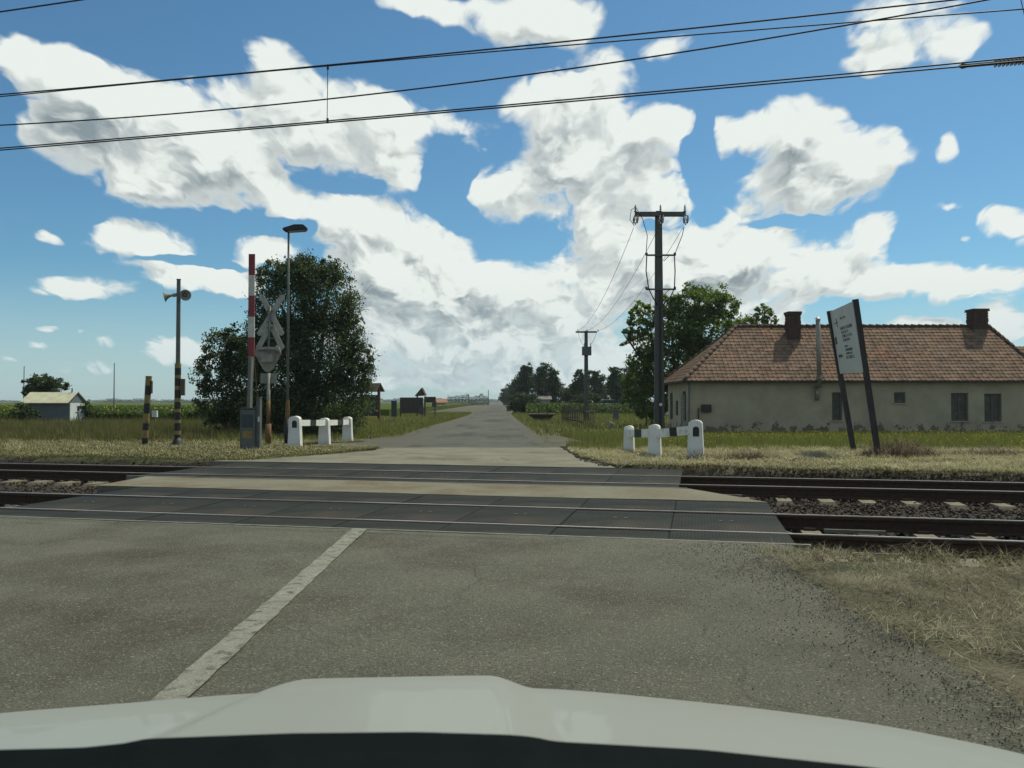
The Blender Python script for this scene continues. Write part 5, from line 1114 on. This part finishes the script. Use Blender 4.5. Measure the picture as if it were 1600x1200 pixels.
# picket enclosure round the transformer pole
fb = gp(904, 667); D = fb.y; rt = empty('picket_fence', fb, 'weathered dark picket enclosure around the transformer pole foot', 'fence')
L0 = gp(878, 660) - fb; L1 = gp(912, 669.5) - fb; L2 = gp(930, 665) - fb; pk = []
def run(a_, c_, n_):
    for i in range(n_):
        p = a_.lerp(c_, i / (n_ - 1)); h = 1.52 + rnd.uniform(-.12, .08); m = MB()
        w_ = .13 + rnd.uniform(-.02, .03); m.prism([(-w_ / 2, 0), (w_ / 2, 0), (w_ / 2, h - .07), (0, h), (-w_ / 2, h - .07)], -.015, .015)
        o = m.build('picket', M['picket_wood'], rt, p); ang = math.atan2(c_.y - a_.y, c_.x - a_.x); o.rotation_euler = (0, rnd.uniform(-.04, .04), ang)
    for zz_ in (.4, 1.1):
        m = MB(); off = Vector((0, .04, zz_)); m.bar(a_ + off, c_ + off, .03, .09); m.build('rail', M['picket_wood'], rt)
run(L0, L1, 14); run(L1 + Vector((.12, .04, 0)), L2, 7); run(L0 + Vector((.1, .1, 0)), L0 + Vector((1.6, 3, 0)), 9)
# guy stub, small cabinet, stake, culvert
b = gp(955, 672); rt = empty('guy_anchor', b, 'slanting stay wire with white stub right of the pickets', 'stay wire')
a_ = at(930, 632, b.y + 3) - b; m = MB(); m.tube([(0, 0, .15), a_], .025, 5); m.build('stay_wire', M['wire'], rt)
m = MB(); m.bar((-.02, 0, -.1), (.03, 0, .42), .12, .12); m.build('stub', M['grey_paint'], rt); m = MB(); m.box((.04, 0, .46), (.2, .16, .1), Matrix.Rotation(.6, 3, 'Y')); m.build('white_tip', M['hut_white'], rt)
b = gp(962, 658); rt = empty('cable_cabinet', b, 'small grey cable cabinet standing in the grass before the parked cars', 'cabinet'); m = MB(); m.box((0, 0, .5), (.5, .3, 1.0)); m.build('cabinet_body', M['cabinet'], rt, bevel=.02); m = MB(); m.box((0, 0, 1.02), (.56, .36, .05)); m.build('lid', M['grey_paint'], rt)
b = gp(1010, 672); m = MB(); m.tube([(0, 0, -.05), (.01, 0, .8), (0, 0, 1.55)], [.06, .05, .045], 8); o = m.build('garden_post', M['wood_dark'], None, b); props(o, 'slim dark wooden post left of the concrete pole', 'post')
b = gp(846, 658); kk = b.y / F; rt = empty('culvert', b, 'concrete ditch culvert with two thin posts right of the road', 'culvert')
m = MB(); m.box((0, .3, .62), (44 * kk, 1.2, .12)); m.build('deck', M['sleeper'], rt)
m = MB(); m.prism([(-20 * kk, .56), (20 * kk, .56), (11 * kk, 0), (-8 * kk, 0)], .0, .5); m.build('headwall', M['plinth'], rt)
for px in (-4, 9):
    m = MB(); m.box((px * kk, -.1, .75), (.09, .09, 1.5)); m.build('post', M['wood_dark'], rt)
m = MB(); m.bar((-4 * kk, -.1, 1.25), (9 * kk, -.1, 1.5), .06, .06); m.build('rail', M['wood_dark'], rt)

# far parked cars
def car(b, rz, mat, label, group='cars parked by the far gardens'):
    rt = empty('parked_car', b, label, 'car', rz, group)
    m = MB(); m.prism([(-2.1, .3), (2.1, .3), (2.15, .6), (2.0, .82), (1.0, .92), (-2.0, .95), (-2.15, .6)], -.82, .82); m.build('body', mat, rt, bevel=.06)
    m = MB(); m.prism([(-1.85, .93), (1.05, .9), (.35, 1.4), (-1.4, 1.42)], -.72, .72); m.build('cabin_glass', M['car_glass'], rt, bevel=.04)
    m = MB(); m.prism([(-1.35, 1.42), (.32, 1.4), (.2, 1.46), (-1.2, 1.47)], -.68, .68); m.build('roof', mat, rt)
    for x in (-1.3, 1.35):
        for y in (-.78, .78): m = MB(); m.tube([(x, y - .1, .32), (x, y + .1, .32)], .32, 14); m.build('wheel', M['tyre'], rt)
    return rt
car(Vector((at(903, 628, 125).x, 125, -.4)), R(20), M['car_silver'], 'silver car parked behind the picket enclosure')
car(Vector((at(990, 628, 118).x, 118, -.4)), R(10), M['car_silver'], 'grey car parked under the dark trees')
car(Vector((at(1046, 628, 95).x, 95, -.4)), R(70), M['car_white'], 'white car showing between the concrete pole and house')
car(Vector((at(955, 628, 120).x, 120, .2)), R(5), M['car_white'], 'white car beyond the corn strip')

# ------------------------------------------------------------------ overhead railway wires (along the track, above it)
def rail_wire(px_list, s_, r_, name, label, ext=(-70, 60)):
    """px_list: sighted points of the wire; the wire lies in the vertical plane at track offset s_"""
    pts = []
    for px, py in px_list:
        r = ray(px, py); k_ = s_ / (r[0] * math.sin(A) + r[1] * math.cos(A)); pts.append((r[0] * k_ * math.cos(A) - r[1] * k_ * math.sin(A), CAMZ + r[2] * k_))
    tq = np.array([p[0] for p in pts]); zq = np.array([p[1] for p in pts]); co_ = np.polyfit(tq, zq, 2)
    tt_ = np.linspace(tq.min() - 14, tq.max() + 12, 60); P_ = [ts(t_, s_, float(np.polyval(co_, t_))) for t_ in tt_]
    m = MB(); m.tube(P_, r_, 6); o = m.build(name, M['wire'], None, smooth=True); props(o, label, 'overhead wire', 'overhead wires of the railway')
    return co_
SW = S2
c1 = rail_wire([(0, 148), (513, 101), (800, 73), (1100, 44), (1480, 0)], SW, .014, 'messenger_wire', 'upper overhead wire holding the dropper, above the far track')
rail_wire([(0, 196), (520, 152), (800, 122), (1100, 76), (1555, -3)], SW - .7, .013, 'feeder_wire', 'middle overhead wire rising steeply to the right')
c3 = rail_wire([(0, 235), (511, 190), (800, 167), (1100, 142), (1500, 103)], SW, .013, 'contact_wire', 'lower overhead contact wire, lower strand of the pair')
rail_wire([(0, 232), (511, 187), (800, 164), (1100, 138), (1500, 97), (1600, 89)], SW + .25, .013, 'contact_wire', 'lower overhead contact wire, upper strand of the pair')
rail_wire([(-300, 60), (0, 37 / 2), (125, 0)], SW - 1.8, .014, 'feeder_wire', 'short overhead wire crossing the top left corner')
rail_wire([(0, 151), (250, 127), (513, 103)], SW + .12, .011, 'messenger_wire', 'thin second strand just under the upper overhead wire at left')
rr_ = ray(512, 150); k_ = SW / (rr_[0] * math.sin(A) + rr_[1] * math.cos(A)); tdr = rr_[0] * k_ * math.cos(A) - rr_[1] * k_ * math.sin(A)
za, zb = float(np.polyval(c1, tdr)), float(np.polyval(c3, tdr)); m = MB(); m.tube([ts(tdr, SW, za), ts(tdr - .01, SW, zb)], .007, 5)
for z_q in (za - .03, zb + .04): m.tube([ts(tdr, SW, z_q - .05), ts(tdr, SW, z_q + .04)], .022, 6)
o = m.build('dropper', M['wire']); props(o, 'thin vertical dropper joining the upper and lower overhead wires', 'dropper')
# insulator at right
def on_wire(px, py, s_): r = ray(px, py); k_ = s_ / (r[0] * math.sin(A) + r[1] * math.cos(A)); return Vector((r[0] * k_, r[1] * k_, CAMZ + r[2] * k_))
a_, mid, e_ = on_wire(1497, 104, SW + .25), on_wire(1553, 99, SW + .25), on_wire(1680, 88, SW + .25); rt = empty('section_insulator', a_, 'ribbed dark insulator rod in the overhead wire at the right edge', 'insulator')
m = MB(); m.tube([Vector((0, 0, 0)), (mid - a_) * .12, (mid - a_) * .25, mid - a_], [.012, .045, .03, .03], 8); m.build('end_fitting', M['insulator'], rt)
m = MB(); m.tube([mid - a_, e_ - a_], .022, 8); m.build('core_rod', M['insulator'], rt)
nsh = 20; d = (e_ - mid)
for i in range(nsh):
    p = mid - a_ + d * ((i + .5) / nsh); m = MB(); dn = d.normalized(); m.tube([p - dn * .012, p + dn * .012], [.068, .05], 12); m.build('shed', M['insulator'], rt)
a_, e_ = at(1588, -30, 15), at(1606, 45, 15); m = MB(); m.tube([a_, e_], .008, 5); o = m.build('hanger_wire', M['wire']); props(o, 'short steep wire in the top right corner', 'wire')

# ------------------------------------------------------------------ the car the view is taken from
rt = empty('car', (0, .9, 0), 'white car bonnet with a raised centre bulge seen over a dark dashboard', 'car')
sil = [(-500, 1175), (0, 1114), (200, 1099), (385, 1083), (500, 1079), (650, 1076), (800, 1073), (900, 1078), (1150, 1103), (1300, 1122), (1375, 1132), (1600, 1178), (2100, 1330)]
def smooth_profile(pts, sd_):
    x = np.arange(-900, 2501, 5.0); y = np.interp(x, [p[0] for p in pts], [p[1] for p in pts]); k = np.exp(-.5 * (np.arange(-60, 61) * 5 / sd_) ** 2); k /= k.sum()
    return x, np.convolve(np.pad(y, 60, 'edge'), k, 'valid')
sx_, sy_ = smooth_profile(sil, 60)
xs = np.linspace(-1.0, 1.15, 230); ds = np.concatenate([np.linspace(.5, 1.3, 60), np.linspace(1.31, 1.75, 26)])
G = np.zeros((len(ds), len(xs), 3))
for i, D in enumerate(ds):
    for j, x in enumerate(xs):
        Dc = 1.22 - .10 * (x / 1.0) ** 2; px = CX + F * x / max(D, .9); ys = float(np.interp(px, sx_, sy_))
        ys = float(np.interp(CX + F * x / Dc, sx_, sy_)) if D >= Dc else ys
        if D < Dc: py = ys + 150 * ((Dc - D) / .5) ** 1.55; z = at(800, py, D).z
        else: z = at(800, ys, Dc).z; z -= .30 * (D - Dc) + 1.6 * (D - Dc) ** 2
        xl_ = -.40 + (D - .8) * .16; xr_ = .035 - (D - .8) * .07
        bump_ = sm(x, xl_ - .02, xl_ + .04) * (1 - sm(x, xr_ - .04, xr_ + .03))
        fr = sm(D, .7, .9)
        G[i, j] = (x, D, z + .0175 * bump_)
G[..., 1] -= .9
o = sheet('hood', G, M['car_paint'], None, skirt=.12, parent=rt)
for p_ in o.data.polygons: p_.use_smooth = True
dl = [(-300, 1180), (0, 1171), (120, 1168), (190, 1161), (218, 1154), (450, 1145.5), (650, 1143.5), (800, 1148), (842, 1152), (862, 1158), (1100, 1171), (1380, 1200), (1700, 1250)]
xs = np.linspace(-.45, .6, 160); G = np.zeros((26, len(xs), 3)); dpx, dpy = smooth_profile(dl, 9)
for j, x in enumerate(xs):
    px = CX + F * x / .56; ye = float(np.interp(px, dpx, dpy)); ztop = at(800, ye, .572).z
    for i in range(26):
        u_ = i / 25; D = .56 - .36 * u_ + .012; G[i, j] = (x, D, ztop - .012 * (1 - math.exp(-u_ * 8)) - .10 * u_ - (.05 if i == 0 else 0) * 0)
G = G[::-1].copy(); G[..., 1] -= .9
o = sheet('dashboard', G, M['dash'], None, skirt=.2, parent=rt)
for p_ in o.data.polygons: p_.use_smooth = False
